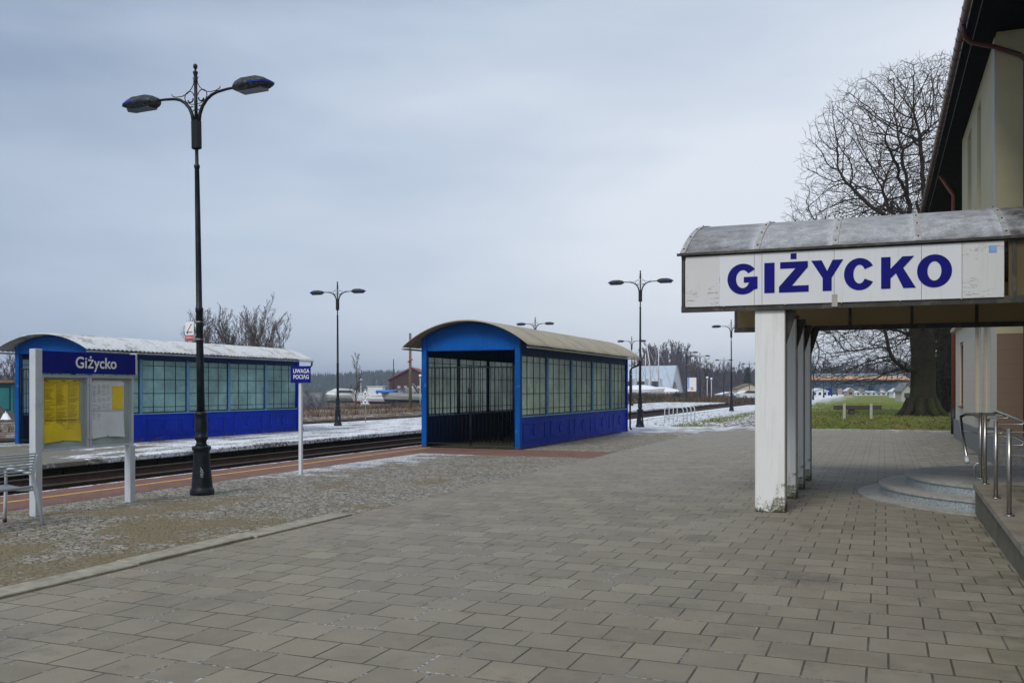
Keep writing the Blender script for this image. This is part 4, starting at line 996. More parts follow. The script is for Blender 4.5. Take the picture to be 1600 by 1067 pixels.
mb = MB(); mb.tube([(gx + .3, dp[1], gz - .15), (dp[0], dp[1], gz - .9), (dp[0], dp[1], .9)], .06, 10); p_ = mb.build('downpipe', M['rust_pipe'], t)
mb = MB(); mb.tube([(dp[0], dp[1], .02), (dp[0], dp[1], .96)], .085, 10); mb.build('standpipe', M['black'], p_)
wb = MB(); wb.tube([(BX - .12, 24.3, 4.35), (BX - .12, 24.6, 4.75)], .03, 6); wb.build('flag_holder', M['frame_brown'], t)
# wall lamp / camera under the canopy
# ------------------------------------------------------------ steps, ramp, handrail
scx, scy = 2.61, 15.95
t = thing('entrance_steps', 'rounded grey granite steps with speckled risers in front of the door', 'steps', (scx, scy, 0))
def half_disc(r, z0, z1, name, m, riser=None, lip=.0):
    mb = MB(); pts = [(r * math.cos(q), r * math.sin(q)) for q in [R(90) + i * R(180) / 40 for i in range(41)]]
    pts += [(4.54 - scx, -r), (4.54 - scx, r)]; mb.prism(pts, z0, z1, 'z'); return mb.build(name, m, t)
half_disc(2.99, -.05, .014, 'apron', M['step_top']); 
for r, z0, z1 in ((2.68, .0145, .165), (2.30, .1655, .315)):
    s_ = half_disc(r - .02, z0, z1 - .035, 'riser', M['step_face']); 
    q_ = half_disc(r, z1 - .0345, z1, 'tread', M['step_top'])
t = thing('access_ramp', 'mossy concrete access ramp with kerbed edge at the lower right corner', 'ramp', (0, 0, 0))
za = lambda y: .255 + (y - 7.2) * .024
ye, yn = 13.55, -3.0
mb = MB(); mb.prism([(yn, -.05), (ye, -.05), (ye, za(ye) - .05), (yn, max(.02, za(yn) - .05))], 1.12, 1.40, 'x'); mb.build('side_wall', M['ramp'], t)
mb = MB()
y = yn
while y < ye - .05:
    y2 = min(ye + .01, y + 1.0); mb.add([(1.09, y + .004, za(y) - .049), (1.43, y + .004, za(y) - .049), (1.43, y2, za(y2) - .049), (1.09, y2, za(y2) - .049), (1.10, y + .004, za(y)), (1.42, y + .004, za(y)), (1.42, y2, za(y2)), (1.10, y2, za(y2))], [(0, 1, 2, 3), (4, 5, 6, 7), (0, 1, 5, 4), (2, 3, 7, 6), (0, 3, 7, 4), (1, 2, 6, 5)]); y = y2
mb.build('coping', M['ramp_top'], t)
mb = MB(); mb.prism([(yn, -.05), (ye + .6, -.05), (ye + .6, za(ye) - .06), (yn, za(yn) - .02)], 1.431, 4.53, 'x'); mb.build('deck', M['paving'], t)
t = thing('handrail', 'brushed steel handrail with two tubes beside the ramp and steps', 'handrail', (0, 0, 0))
posts = [(1532, 751, .39), (1539, 758.6, .385), (1556, 782.6, .34), (1576.8, 811.8, .30)]
tops = []
for px, py, z in posts + [(None, 4.4, .2), (None, 1.8, .14)]:
    if px: x, y, _ = G(px, py, z)
    else: x, y = 1.22, py
    z = za(y); mb = MB(); mb.tube([(x, y, z - .001), (x, y, z + .90)], .024, 10); o = mb.build('post', M['steel'], t)
    m2 = MB(); m2.lathe([(.055, z - .0005), (.055, z + .010), (.030, z + .014)], 12, c=(x, y)); m2.build('base_plate', M['steel'], o); tops.append((x, y, z))
xr_ = 1.52
mb = MB()
yt = tops[0][1] + .9
mb.tube([(xr_, -2, za(-2) + .93), (xr_, tops[0][1] + .75, za(tops[0][1]) + .90), (xr_ - .05, yt, za(ye) + .87), (1.12, yt, za(ye) + .865), (1.05, yt - .02, za(ye) + .83), (1.05, yt - .30, za(ye) + .63), (1.07, yt - .93, za(ye) + .25)], .022, 10)
mb.build('top_rail', M['steel'], t)
mb = MB(); mb.tube([(1.066, yt - .86, za(ye) + .30), (1.07, yt - .95, za(ye) + .235)], .03, 10); mb.build('end_cap', M['alu'], t)
mb = MB(); mb.tube([(xr_, -2, za(-2) + .69), (xr_, tops[0][1] + .5, za(tops[0][1]) + .66), (1.24, tops[0][1] + .5, za(tops[0][1]) + .66)], .02, 10); mb.build('lower_rail', M['steel'], t)
mb = MB()
for x, y, z in tops:
    for h in (.86, .62): mb = MB(); mb.tube([(x, y, z + h), (xr_ - .03, y, z + h), (xr_, y, z + h + .04)], .010, 6); mb.build('rail_bracket', M['steel'], t)
x, y, z = tops[0]
for h in (.62, .32): mb = MB(); mb.tube([(x, y, z + h), (1.06, yt - .45, z + h)], .010, 6); mb.build('rail_bracket', M['steel'], t)
mb = MB(); mb.tube([(1.18, y + .05, z + .0), (1.16, y + .05, z + .16), (1.19, y + .05, z + .2), (1.24, y + .05, z + .2), (1.28, y, z + .12), (1.31, y - .1, z)], .012, 6)
mb.build('floor_hoop', M['steel'], t)
# small blue box and dark mat by the wall
x, y, z = W(1590, 19.0)
t = thing('doormat', 'dark flat mat lying below the brown wall at the right edge', 'mat', (3.1, 21.2, .0)); 
mb = MB(); mb.bev(-.7, .9, -.3, .5, 0, .025, .005); mb.build('mat', M['black'], t)
# ------------------------------------------------------------ trees
def grow(mb, p, d, L, r, lvl, P, rg):
    n = P['seg'][lvl]; st = L / n; pts = [p.copy()]; rad = [r]; d = d.normalized(); dirs = [d.copy()]
    rt = max(r * P['taper'], P['rmin'])
    for i in range(n):
        w = P['wob'][lvl]
        d = (d + Vector((rg.uniform(-w, w), rg.uniform(-w, w), rg.uniform(-w, w))) + Vector((0, 0, P['up'][lvl]))).normalized()
        p = p + d * st; pts.append(p.copy()); dirs.append(d.copy()); rad.append(r + (rt - r) * (i + 1) / n)
    mb.tube(pts, rad, (7, 5, 4, 3, 3, 3)[min(lvl + P.get('s0', 0), 5)], cap=False)
    if lvl + 1 < len(P['seg']): kids(mb, pts, dirs, rad, L, lvl, P, rg)
def kids(mb, pts, dirs, rad, L, lvl, P, rg, cnt=None):
    k = cnt or P['n'][lvl]; n = len(pts) - 1
    for j in range(k):
        u = P['t0'][lvl] + (1 - P['t0'][lvl]) * (j + rg.random()) / k; f = min(u * n, n - 1e-3); i = int(f)
        q = pts[i].lerp(pts[i + 1], f - i); d = dirs[i + 1]; rr = rad[i] + (rad[i + 1] - rad[i]) * (f - i)
        a = rg.uniform(*P['ang'][lvl]); ax = d.cross(Vector((rg.uniform(-1, 1), rg.uniform(-1, 1), rg.uniform(-1, 1)))).normalized()
        nd = Matrix.Rotation(a, 3, ax) @ d
        ll = L * P['k'][lvl] * rg.uniform(.65, 1.15) * (1 - .45 * u)
        grow(mb, q, nd, ll, max(P['rmin'], rr * P['rk'][lvl]), lvl + 1, P, rg)
# the old chestnut by the lawn: main limbs follow the photograph, everything finer is grown
def big_tree():
    zt = 57.0; bx, by, _ = W(1441, zt)
    t = thing('chestnut_tree', 'huge bare old chestnut tree with mossy trunk and drooping lower boughs on the lawn', 'tree', (bx, by, -.05), TH)
    rg = random.Random(21)
    q = lambda px, py, dy=0: Vector(((px - 1441) / FPX * (zt + dy), dy, HZ(py, zt + dy)))
    mb = MB()
    trunk = [q(1441, 652), q(1441, 640), q(1442, 610), q(1443, 560), q(1440, 520), q(1438, 480, .3), q(1432, 430, .5)]
    mb.tube(trunk, [1.15, .84, .73, .70, .70, .55, .33], 18)
    for i in range(9):
        a = i * .7; mb.tube([(.72 * math.cos(a), .72 * math.sin(a), 1.1), (.95 * math.cos(a), .95 * math.sin(a), .35), (1.5 * math.cos(a + .1), 1.5 * math.sin(a + .1), -.05)], [.2, .28, .12], 7)
    mb.build('trunk', M['bark'], t)
    from mathutils.kdtree import KDTree
    limbs = [
        [(1440, 520, 0), (1428, 440, -.5), (1412, 380, -1), (1404, 320, -1.5), (1398, 270, -1.5), (1384, 225, -2)],
        [(1440, 520, 0), (1448, 420, .5), (1456, 340, 1), (1452, 270, 1), (1448, 210, 1)],
        [(1404, 320, -1.5), (1385, 285, -2), (1362, 250, -3), (1345, 225, -3.5)],
        [(1412, 380, -1), (1388, 345, 0), (1360, 310, 1), (1338, 285, 1.5)],
        [(1428, 440, -.5), (1394, 388, -2.5), (1358, 352, -4), (1325, 345, -5)],
        [(1428, 440, -.5), (1392, 400, 2), (1350, 380, 3.5), (1312, 385, 4)],
        [(1442, 578, 0), (1400, 574, -1), (1374, 556, -1.6), (1360, 520, -2), (1345, 480, -2)],
        [(1440, 520, 0), (1400, 455, 1), (1356, 450, 2), (1318, 470, 3), (1292, 505, 3)],
        [(1440, 520, 0), (1404, 480, -3), (1370, 475, -5), (1336, 500, -6), (1312, 540, -6)],
        [(1456, 340, 1), (1470, 270, 0), (1482, 210, 0)], [(1440, 520, 0), (1475, 400, -1), (1510, 340, -1), (1550, 290, -1)],
        [(1440, 520, 0), (1480, 450, 2), (1530, 420, 3), (1580, 430, 3)], [(1428, 440, -.5), (1436, 370, -4), (1425, 300, -5.5)], [(1448, 420, .5), (1452, 360, 4), (1440, 300, 6)],
        [(1443, 560, 0), (1470, 530, -1), (1490, 500, -2)], [(1400, 574, -1), (1380, 566, -3), (1350, 562, -4)]]
    nodes = []; par = []; dr = []
    def near(p, lim=.8):
        b, bd = -1, lim
        for k, n_ in enumerate(nodes):
            d_ = (n_ - p).length
            if d_ < bd: b, bd = k, d_
        return b
    for L_ in limbs:
        pts = [q(*a) for a in L_]; prev = near(pts[0], .6)
        if prev < 0: nodes.append(pts[0]); par.append(-1); dr.append(Vector((0, 0, 1))); prev = len(nodes) - 1
        pp = []
        for i in range(len(pts) - 1):
            a, b = pts[i], pts[i + 1]; p0 = pts[max(i - 1, 0)]; p3 = pts[min(i + 2, len(pts) - 1)]; m_ = max(2, int((b - a).length / .42))
            for k in range(1, m_ + 1):
                u = k / m_; pp.append(.5 * ((2 * a) + (b - p0) * u + (2 * p0 - 5 * a + 4 * b - p3) * u * u + (3 * a - p0 - 3 * b + p3) * u ** 3) + Vector((rg.gauss(0, .05), rg.gauss(0, .05), rg.gauss(0, .05))))
        for p in pp: nodes.append(p); par.append(prev); dr.append((p - nodes[prev]).normalized()); prev = len(nodes) - 1
    poly = [(1248, 342), (1276, 318), (1302, 285), (1298, 235), (1304, 190), (1332, 150), (1362, 125), (1398, 108), (1440, 92), (1490, 84), (1550, 110), (1600, 190), (1615, 320), (1560, 440), (1500, 545), (1470, 560), (1425, 585), (1390, 600), (1340, 606), (1290, 604), (1262, 575), (1256, 480), (1262, 400)]
    def inside(x, y):
        c = False
        for (x0, y0), (x1, y1) in zip(poly, poly[1:] + poly[:1]):
            if (y0 > y) != (y1 > y) and x < (x1 - x0) * (y - y0) / (y1 - y0) + x0: c = not c
        return c
    att = []
    while len(att) < 30000:
        x, y = rg.uniform(1245, 1620), rg.uniform(82, 608)
        if not inside(x, y) or (y < 420 and rg.random() < .35): continue
        e = max(abs(x - 1432) / 185, 0) ** 2 + (abs(y - 340) / 262) ** 2; dm = 8.5 * math.sqrt(max(.04, 1 - min(1, e)))
        dy = rg.uniform(-1, 1) * dm; att.append(q(x, y, dy))
    step = .27
    for it in range(85):
        kd = KDTree(len(nodes))
        for k, n_ in enumerate(nodes): kd.insert(n_, k)
        kd.balance(); pull = {}; keep_ = []
        for a in att:
            c, k, d_ = kd.find(a)
            if d_ < .36: continue
            keep_.append(a)
            if d_ < 3.5: pull.setdefault(k, []).append((a - c).normalized())
        att = keep_
        if not pull: break
        for k, vs_ in pull.items():
            v = Vector((0, 0, 0))
            for w in vs_: v += w
            v = v.normalized() + dr[k] * .55 + Vector((rg.gauss(0, .16), rg.gauss(0, .16), rg.gauss(.04, .16))); v.normalize()
            nodes.append(nodes[k] + v * step); par.append(k); dr.append(v)
    # fine twigs at and along the outer branches
    nch = [0] * len(nodes)
    for p in par:
        if p >= 0: nch[p] += 1
    for k in range(len(nodes)):
        tip = nch[k] == 0
        if not tip and rg.random() > .22: continue
        for t_ in range(2 if tip else 1):
            v = (dr[k] * (1.0 if tip else .5) + Vector((rg.gauss(0, .5), rg.gauss(0, .5), rg.gauss(.12, .4)))).normalized(); pk = k
            for _ in range(2 if tip else 2):
                nodes.append(nodes[pk] + v * rg.uniform(.16, .3)); par.append(pk); dr.append(v); pk = len(nodes) - 1; v = (v + Vector((rg.gauss(0, .25), rg.gauss(0, .25), .16))).normalized()
    n = len(nodes); acc = [0.0] * n; ch = [[] for _ in range(n)]
    E = 2.5
    for k in range(n - 1, -1, -1):
        if acc[k] == 0: acc[k] = .0085 ** E
        if par[k] >= 0: acc[par[k]] += acc[k]; ch[par[k]].append(k)
    rad = [a ** (1 / E) for a in acc]
    mb = MB(); st_ = [(k, None) for k in range(n) if par[k] < 0]
    while st_:
        k, pr = st_.pop(); pts = [nodes[pr]] if pr is not None else []; rr = [min(rad[pr], rad[k] * 1.15)] if pr is not None else []
        while True:
            pts.append(nodes[k]); rr.append(rad[k])
            if not ch[k]: break
            c = max(ch[k], key=lambda a: rad[a])
            for o in ch[k]:
                if o != c: st_.append((o, k))
            k = c
        if len(pts) > 1: mb.tube(pts, rr, 8 if rr[0] > .1 else (5 if rr[0] > .035 else 3), cap=False)
    mb.build('crown', M['bark'], t, fix=False)
    return t
big_tree()
def bare(name, label, mat, px, Z, zg, H, P, seed, r0=None, stems=1, lean=.1, group=None, build=True):
    rg = random.Random(seed)
    x, y, _ = W(px, Z)
    mb = MB(); tr = MB()
    for s in range(stems):
        d = Vector((rg.uniform(-lean, lean), rg.uniform(-lean, lean), 1)) if stems == 1 else Vector((math.cos(s * 2.4) * lean, math.sin(s * 2.4) * lean, 1))
        r = r0 or H * .014; n = 9; p = Vector((0, 0, 0)); pts = [p]; dirs = [d]; rad = [r]; d = d.normalized(); hh = H * rg.uniform(.8, 1)
        for i in range(n):
            d = (d + Vector((rg.uniform(-.06, .06), rg.uniform(-.06, .06), .03))).normalized(); p = p + d * hh / n; pts.append(p); dirs.append(d); rad.append(r * (1 - .85 * (i + 1) / n))
        tr.tube(pts, rad, 6, cap=False)
        kids(mb, pts, dirs, rad, hh * .62, 0, P, rg)
    if not build: return mb, tr
    t = thing(name, label, 'tree', (x, y, zg), TH, group)
    tr.build('trunk', mat, t, fix=False); mb.build('crown', mat, t, fix=False); return t
PM = dict(seg=[6, 5, 4, 3], n=[22, 8, 5, 0], t0=[.22, .15, .15, 0], ang=[(.4, .9), (.4, .9), (.4, .9), 0], k=[.62, .45, .5, 0], rk=[.45, .5, .6, 0], wob=[.12, .14, .18, .2], up=[.1, .12, .12, .1], taper=.4, rmin=.012, s0=1)
PW = dict(PM, n=[24, 9, 5, 0], ang=[(.3, .7), (.3, .8), (.3, .9), 0], up=[.14, .12, .1, .06], t0=[.15, .1, .1, 0])
zw = -2.2
for i, (px, Z, py, st) in enumerate(((322, 88, 494, 3), (343, 92, 500, 3), (366, 90, 485, 4), (388, 94, 492, 4), (411, 90, 503, 3))):
    lb = ('bare willow just right of the tall lamp pole, behind the snowy shelter roof', 'small bare willow second from the tall lamp, above the snowy roof', 'tallest bare willow above the snowy shelter roof',
          'bare willow right of the tallest one, above the snowy shelter roof', 'rounded bare willow, rightmost above the snowy shelter roof')[i]
    bare('willow_tree', lb, M['bark2'], px, Z, zw, HZ(py, Z) - zw, PW, 30 + i, stems=st, lean=.22, r0=.09, group='bare willows behind the island shelter')
bare('young_tree', 'slender bare young tree between the motor cruiser and the white wheelhouse boat', M['bark2'], 555, 118, -1.9, HZ(541, 118) + 1.9, dict(PM, n=[26, 7, 4, 0], k=[.42, .45, .5, 0]), 41, r0=.11)
bare('bare_tree', 'spreading bare tree at the left edge of the picture behind the teal shed', M['bark2'], 8, 70, -2, HZ(552, 70) + 2, PM, 42, r0=.16, stems=2, lean=.3)
bare('frosted_bush', 'frosted grey bush just right of the island shelter end', M['hoar'], 487, 100, -2.1, 3.9, dict(PW, n=[18, 8, 5, 0], ang=[(.5, 1.2)] * 3 + [0]), 43, stems=6, lean=.6, r0=.05)
bare('spire_tree', 'narrow bare spire tree just right of the white billboard', M['bark3'], 1094, 210, -2, HZ(549, 210) + 2, dict(PM, n=[40, 6, 3, 0], k=[.20, .45, .5, 0], ang=[(.7, 1.2)] * 3 + [0], up=[.02] * 4), 44, r0=.16, group='narrow spire trees')
bare('spire_tree', 'narrow bare spire tree left of the twin globe lamps, taller of the two', M['bark3'], 1109, 205, -2, HZ(546, 205) + 2, dict(PM, n=[60, 7, 4, 0], k=[.26, .45, .5, 0], ang=[(.7, 1.2)] * 3 + [0], up=[.02] * 4, rmin=.02), 45, r0=.18, group='narrow spire trees')
# second, ivy-dark tree beside the building and dark trunk beyond
bare('broad_tree', 'dark broad tree behind the old chestnut, beside the rust-red downpipe', M['bark'], 1482, 66, -.05, 17, dict(PM, n=[26, 11, 7, 0], k=[.5, .5, .5, 0], rmin=.02, ang=[(.5, 1.2)] * 3 + [0], up=[.05] * 4), 46, r0=.62, stems=2, lean=.08)
def leafmass(mb, cx, cy, cz, rx, ry, rz_, n, s, rg, m=0):
    for _ in range(n):
        while True:
            v = Vector((rg.uniform(-1, 1), rg.uniform(-1, 1), rg.uniform(-1, 1)))
            if v.length < 1: break
        v = v.normalized() * (v.length ** .45)
        c = Vector((cx + v.x * rx, cy + v.y * ry, cz + v.z * rz_)); a = Vector((rg.gauss(0, 1), rg.gauss(0, 1), rg.gauss(0, 1))).normalized(); b = a.cross(Vector((rg.gauss(0, 1), rg.gauss(0, 1), 1))).normalized()
        k = s * rg.uniform(.6, 1.3); mb.add([c - a * k, c + b * k * .5, c + a * k, c - b * k * .5], [(0, 1, 2, 3)], m)
# ivy and evergreen undergrowth between the chestnut and the building
M['ivy'] = simple('dark_ivy_leaves', (.018, .026, .010), .7, var=.6, sc=3)
M['undergrowth'] = simple('brown_undergrowth', (.045, .030, .020), .9, var=.6, sc=2)
x, y, _ = W(1478, 64); rg = random.Random(6)
t = thing('evergreen_shrub', 'tall dark ivy-clad shrub between the old chestnut and the station building', 'shrub', (x, y, -.05), TH)
mb = MB()
for i in range(26): leafmass(mb, rg.uniform(-1.1, 2.6), rg.uniform(-1, 2), rg.uniform(.5, 7.2), .8, .8, .9, 240, .09, rg)
mb.build('foliage', M['ivy'], t, fix=False); mb = MB()
for i in range(5): mb.tube([(i * .6 - 1, 0, 0), (i * .6 - 1 + rg.uniform(-.3, .3), .2, 3), (i * .5 - .8, 0, 6.4)], [.14, .10, .03], 6)
mb.build('stem', M['bark'], t)
# hedges
for px, Z, w, h, m, lb, nm in ((1010, 132, 1.9, 1.15, 'conifer', 'dark green low hedge in front of the covered white boats', 'hedge'), (1062, 140, 1.0, 1.2, 'conifer', 'small dark green bush left of the white billboard', 'bush'),
                         (1168, 260, 3.4, 8.0, 'conifer', 'dark blue-green conifer just left of the first white column', 'conifer_tree')):
    x, y, _ = W(px, Z); t = thing(nm, lb, 'tree' if 'tree' in nm else nm, (x, y, -.6 if nm != 'conifer_tree' else -1.5), TH); mb = MB(); k = 0
    if nm == 'conifer_tree':
        for i in range(12): u = i / 12; leafmass(mb, 0, 0, 1.2 + u * h, (1 - u) * w * .55 + .2, (1 - u) * w * .55 + .2, .6, 130, .3, rg)
    else:
        for i in range(9): leafmass(mb, rg.uniform(-w, w), rg.uniform(-.4, .4), rg.uniform(.5, h + .3), .55, .5, .45, 110, .09, rg)
    mb.build('foliage', M[m], t, fix=False); mb = MB(); mb.tube([(0, 0, -.5), (0, 0, h * .9 + .3)], [.1, .03], 6); mb.build('trunk', M['bark'], t)
# ------------------------------------------------------------ far hills and woods
M['hill'] = simple('wooded_hill', (.045, .045, .048), 1, var=.5, sc=.05, bump=0, spec=0)
def interp(tab, x):
    if x <= tab[0][0]: return tab[0][1]
    for (a, b), (c, d) in zip(tab, tab[1:]):
        if x <= c: return b + (d - b) * (x - a) / (c - a)
    return tab[-1][1]
rg = random.Random(9)
def hill(name, Z0, tab, depth, amp, step, m):
    mb = MB(); vs = []; cols_ = []; px = tab[0][0]; rows = 7
    while px <= tab[-1][0]: cols_.append(px); px += step
    for px in cols_:
        hz = HZ(interp(tab, px), Z0) + amp * (rg.random() - .6)
        for k in range(rows):
            u = k / (rows - 1); Z = Z0 - depth * .35 * (1 - u) if u < 1 else Z0
            z = -3 + (hz + 3) * (math.sin(u * math.pi / 2)) ** .8 + (amp * .7 * (rg.random() - .5) if 0 < k < rows - 1 else 0)
            vs.append(W(px, Z + rg.uniform(-3, 3), z))
        vs.append(W(px, Z0 + depth, -3))
    n = rows + 1
    mb.add(vs, [(i * n + k, (i + 1) * n + k, (i + 1) * n + k + 1, i * n + k + 1) for i in range(len(cols_) - 1) for k in range(n - 1)], 0, False)
    return struct(name, mb, m)
hill('hills', 1100, [(-900, 575), (0, 588), (300, 584), (430, 583), (500, 586), (540, 584.5), (575, 581), (600, 580), (640, 583), (760, 584), (900, 580), (1000, 583), (1140, 580), (1180, 578), (1300, 578), (1500, 585), (2500, 580)], 300, 4.5, 2.2, M['hill'])
hill('wooded_rise', 520, [(960, 600), (985, 585), (1005, 570), (1040, 566), (1075, 570), (1110, 580), (1150, 581), (1180, 580), (1260, 577), (1330, 575), (1420, 574), (1500, 580), (1900, 575)], 120, 3.0, 1.6, simple('purple_brown_wood', (.06, .045, .045), 1, var=.5, sc=.08, spec=0))
# the wood itself: many bare crowns standing on the rise (one mass, nobody could count it)
PF = dict(seg=[4, 3, 2], n=[15, 8, 0], t0=[.25, .15, 0], ang=[(.35, .8), (.4, .9), 0], k=[.55, .5, 0], rk=[.5, .6, 0], wob=[.12, .16, .2], up=[.08, .1, .1], taper=.5, rmin=.07, s0=3)
var_ = []
for i in range(5):
    a, b = bare('x', '', None, 0, 1, 0, 1.0 * 14, PF, 60 + i, r0=.22, build=False); a.v += []; o = len(a.v); a.v += b.v; a.f += [tuple(k + o for k in f) for f in b.f]; var_.append(a)
big = MB(); tab = [(985, 573), (1005, 552), (1030, 546), (1062, 547), (1078, 560), (1100, 572), (1180, 574), (1260, 570), (1400, 566), (1520, 572)]
px = 988
while px < 1500:
    Z = rg.uniform(330, 500); top = HZ(interp(tab, px) + rg.uniform(0, 7), Z) + 2; s = top / 13.0
    v = var_[rg.randrange(5)]; x, y, _ = W(px, Z); a = rg.uniform(0, 6.28); ca, sa = math.cos(a) * s, math.sin(a) * s
    o = len(big.v); big.v += [(x + p[0] * ca - p[1] * sa, y + p[0] * sa + p[1] * ca, -2 + p[2] * s) for p in v.v]; big.f += [tuple(k + o for k in f) for f in v.f]
    px += rg.uniform(1.2, 3.4) if px < 1080 else rg.uniform(2.5, 6)
big.m = [0] * len(big.f); big.sm = [False] * len(big.f)
tag(big.build('distant_wood', M['bark3'], fix=False), 'mass of bare brown trees on the skyline behind the marina', 'wood', kind='stuff')
# conifer tips on the western ridge
mb = MB()
for i in range(420):
    px = rg.uniform(470, 680) if i < 330 else rg.uniform(-60, 30); Z = rg.uniform(850, 980); h = rg.uniform(9, 17); x, y, _ = W(px, Z); zt = HZ(interp([(470, 588), (540, 586), (575, 583), (610, 581.5), (680, 584)], px), Z) + rg.uniform(-2, 2); w = h * .22
    for k in range(3):
        zz = zt - h + h * k / 3; n0 = len(mb.v)
        ring = [(x + w * (1 - k * .28) * math.cos(a), y + w * (1 - k * .28) * math.sin(a), zz) for a in (0, 1.26, 2.51, 3.77, 5.03)]
        mb.add(ring + [(x, y, zz + h * .48)], [(j, (j + 1) % 5, 5) for j in range(5)])
tag(mb.build('conifer_wood', M['conifer'], fix=False), 'dark blue wooded ridge of conifers beyond the marina on the left', 'wood', kind='stuff')
# ------------------------------------------------------------ grass, reeds, brush
def blades(name, label, m, n, area, h, w, seed, lean=.4, keep=None, clump=1, zf=None):
    rg = random.Random(seed); mb = MB(); c = 0
    while c < n:
        x, y = area(rg)
        if keep and not keep(x, y, rg): c += 1; continue
        for k in range(clump):
            xx, yy = x + rg.gauss(0, .12), y + rg.gauss(0, .12); z = (zf or ground_h)(xx, yy); hh = h * rg.uniform(.4, 1.2); a = rg.uniform(0, 6.28); dx, dy = w * math.cos(a), w * math.sin(a); lx, ly = hh * rg.uniform(-lean, lean), hh * rg.uniform(-lean, lean)
            mb.add([(xx - dx, yy - dy, z - .02), (xx + dx, yy + dy, z - .02), (xx + lx * .5 + dx * .6, yy + ly * .5 + dy * .6, z + hh * .65), (xx + lx, yy + ly, z + hh), (xx + lx * .5 - dx * .6, yy + ly * .5 - dy * .6, z + hh * .65)], [(0, 1, 2, 3, 4)], 0 if rg.random() < .7 else 1)
        c += 1
    return tag(mb.build(name, m, fix=False), label, 'grass' if 'grass' in name else 'brush', kind='stuff')
M['reed'] = simple('dry_reed', (.17, .105, .05), .9, var=.5, sc=.6); M['reed2'] = simple('dark_stalk', (.05, .035, .025), .9, var=.4, sc=.6)
M['grass1'] = simple('green_grass_blades', (.11, .19, .014), .8, var=.5, sc=.25); M['grass2'] = simple('straw_grass_blades', (.24, .23, .06), .8, var=.4, sc=.4)
blades('dry_grass', 'band of dry brown grass and reeds along the foot of the marina', [M['reed'], M['reed2']], 5200, lambda r: (r.gauss(-43.5, 1.8), r.uniform(25, 130)), .36, .02, 71, clump=3)
blades('dead_weeds', 'sparse dark dead weeds poking through the snow beyond the tracks', [M['reed2'], M['reed']], 1500, lambda r: (r.uniform(-41, -24.5), r.uniform(25, 110)), .35, .012, 72, clump=3, zf=lambda x, y: -.02 if (x < -31 or x > -25) else -.42)
blades('track_brush', 'brown brush growing round the far end of the island platform', [M['reed2'], M['reed']], 2600, lambda r: (r.uniform(-40, -17.2), r.uniform(114, 190)), 1.0, .035, 73, clump=3)
blades('bank_grass', 'brown grass bank along the farther track', [M['reed'], M['reed2']], 3200, lambda r: (r.choice((-31.2, -25.3)) + r.gauss(0, .25), r.uniform(22, 112)), .34, .015, 76, clump=3, zf=lambda x, y: -.42 if x > -31 else -.02)
def lawn_ok(x, y, r):
    if math.sin(x * .9 + 1.3 * math.sin(y * .31)) + math.sin(y * .47 + 1.7 * math.sin(x * .4)) + r.uniform(-.5, .5) > .95: return False
    p = abs(x + (y - 42) * .035 + 6.0); return p > 1.3 + r.uniform(-.4, .4)
blades('lawn_grass', 'short green lawn grass with straw tufts behind the paved plaza', [M['grass1'], M['grass2']], 26000, lambda r: (r.uniform(-8.6, 14), 40.35 + 75 * r.random() ** 1.8), .13, .016, 74, keep=lawn_ok, clump=2)
blades('kerb_grass', 'dead grass tufts in the cobbled strip', [M['reed'], M['grass2']], 2600, lambda r: (r.uniform(-10.6, -6.8), r.triangular(5, 20, 8)), .022, .003, 75, clump=2, zf=lambda x, y: -.004, lean=1.0)
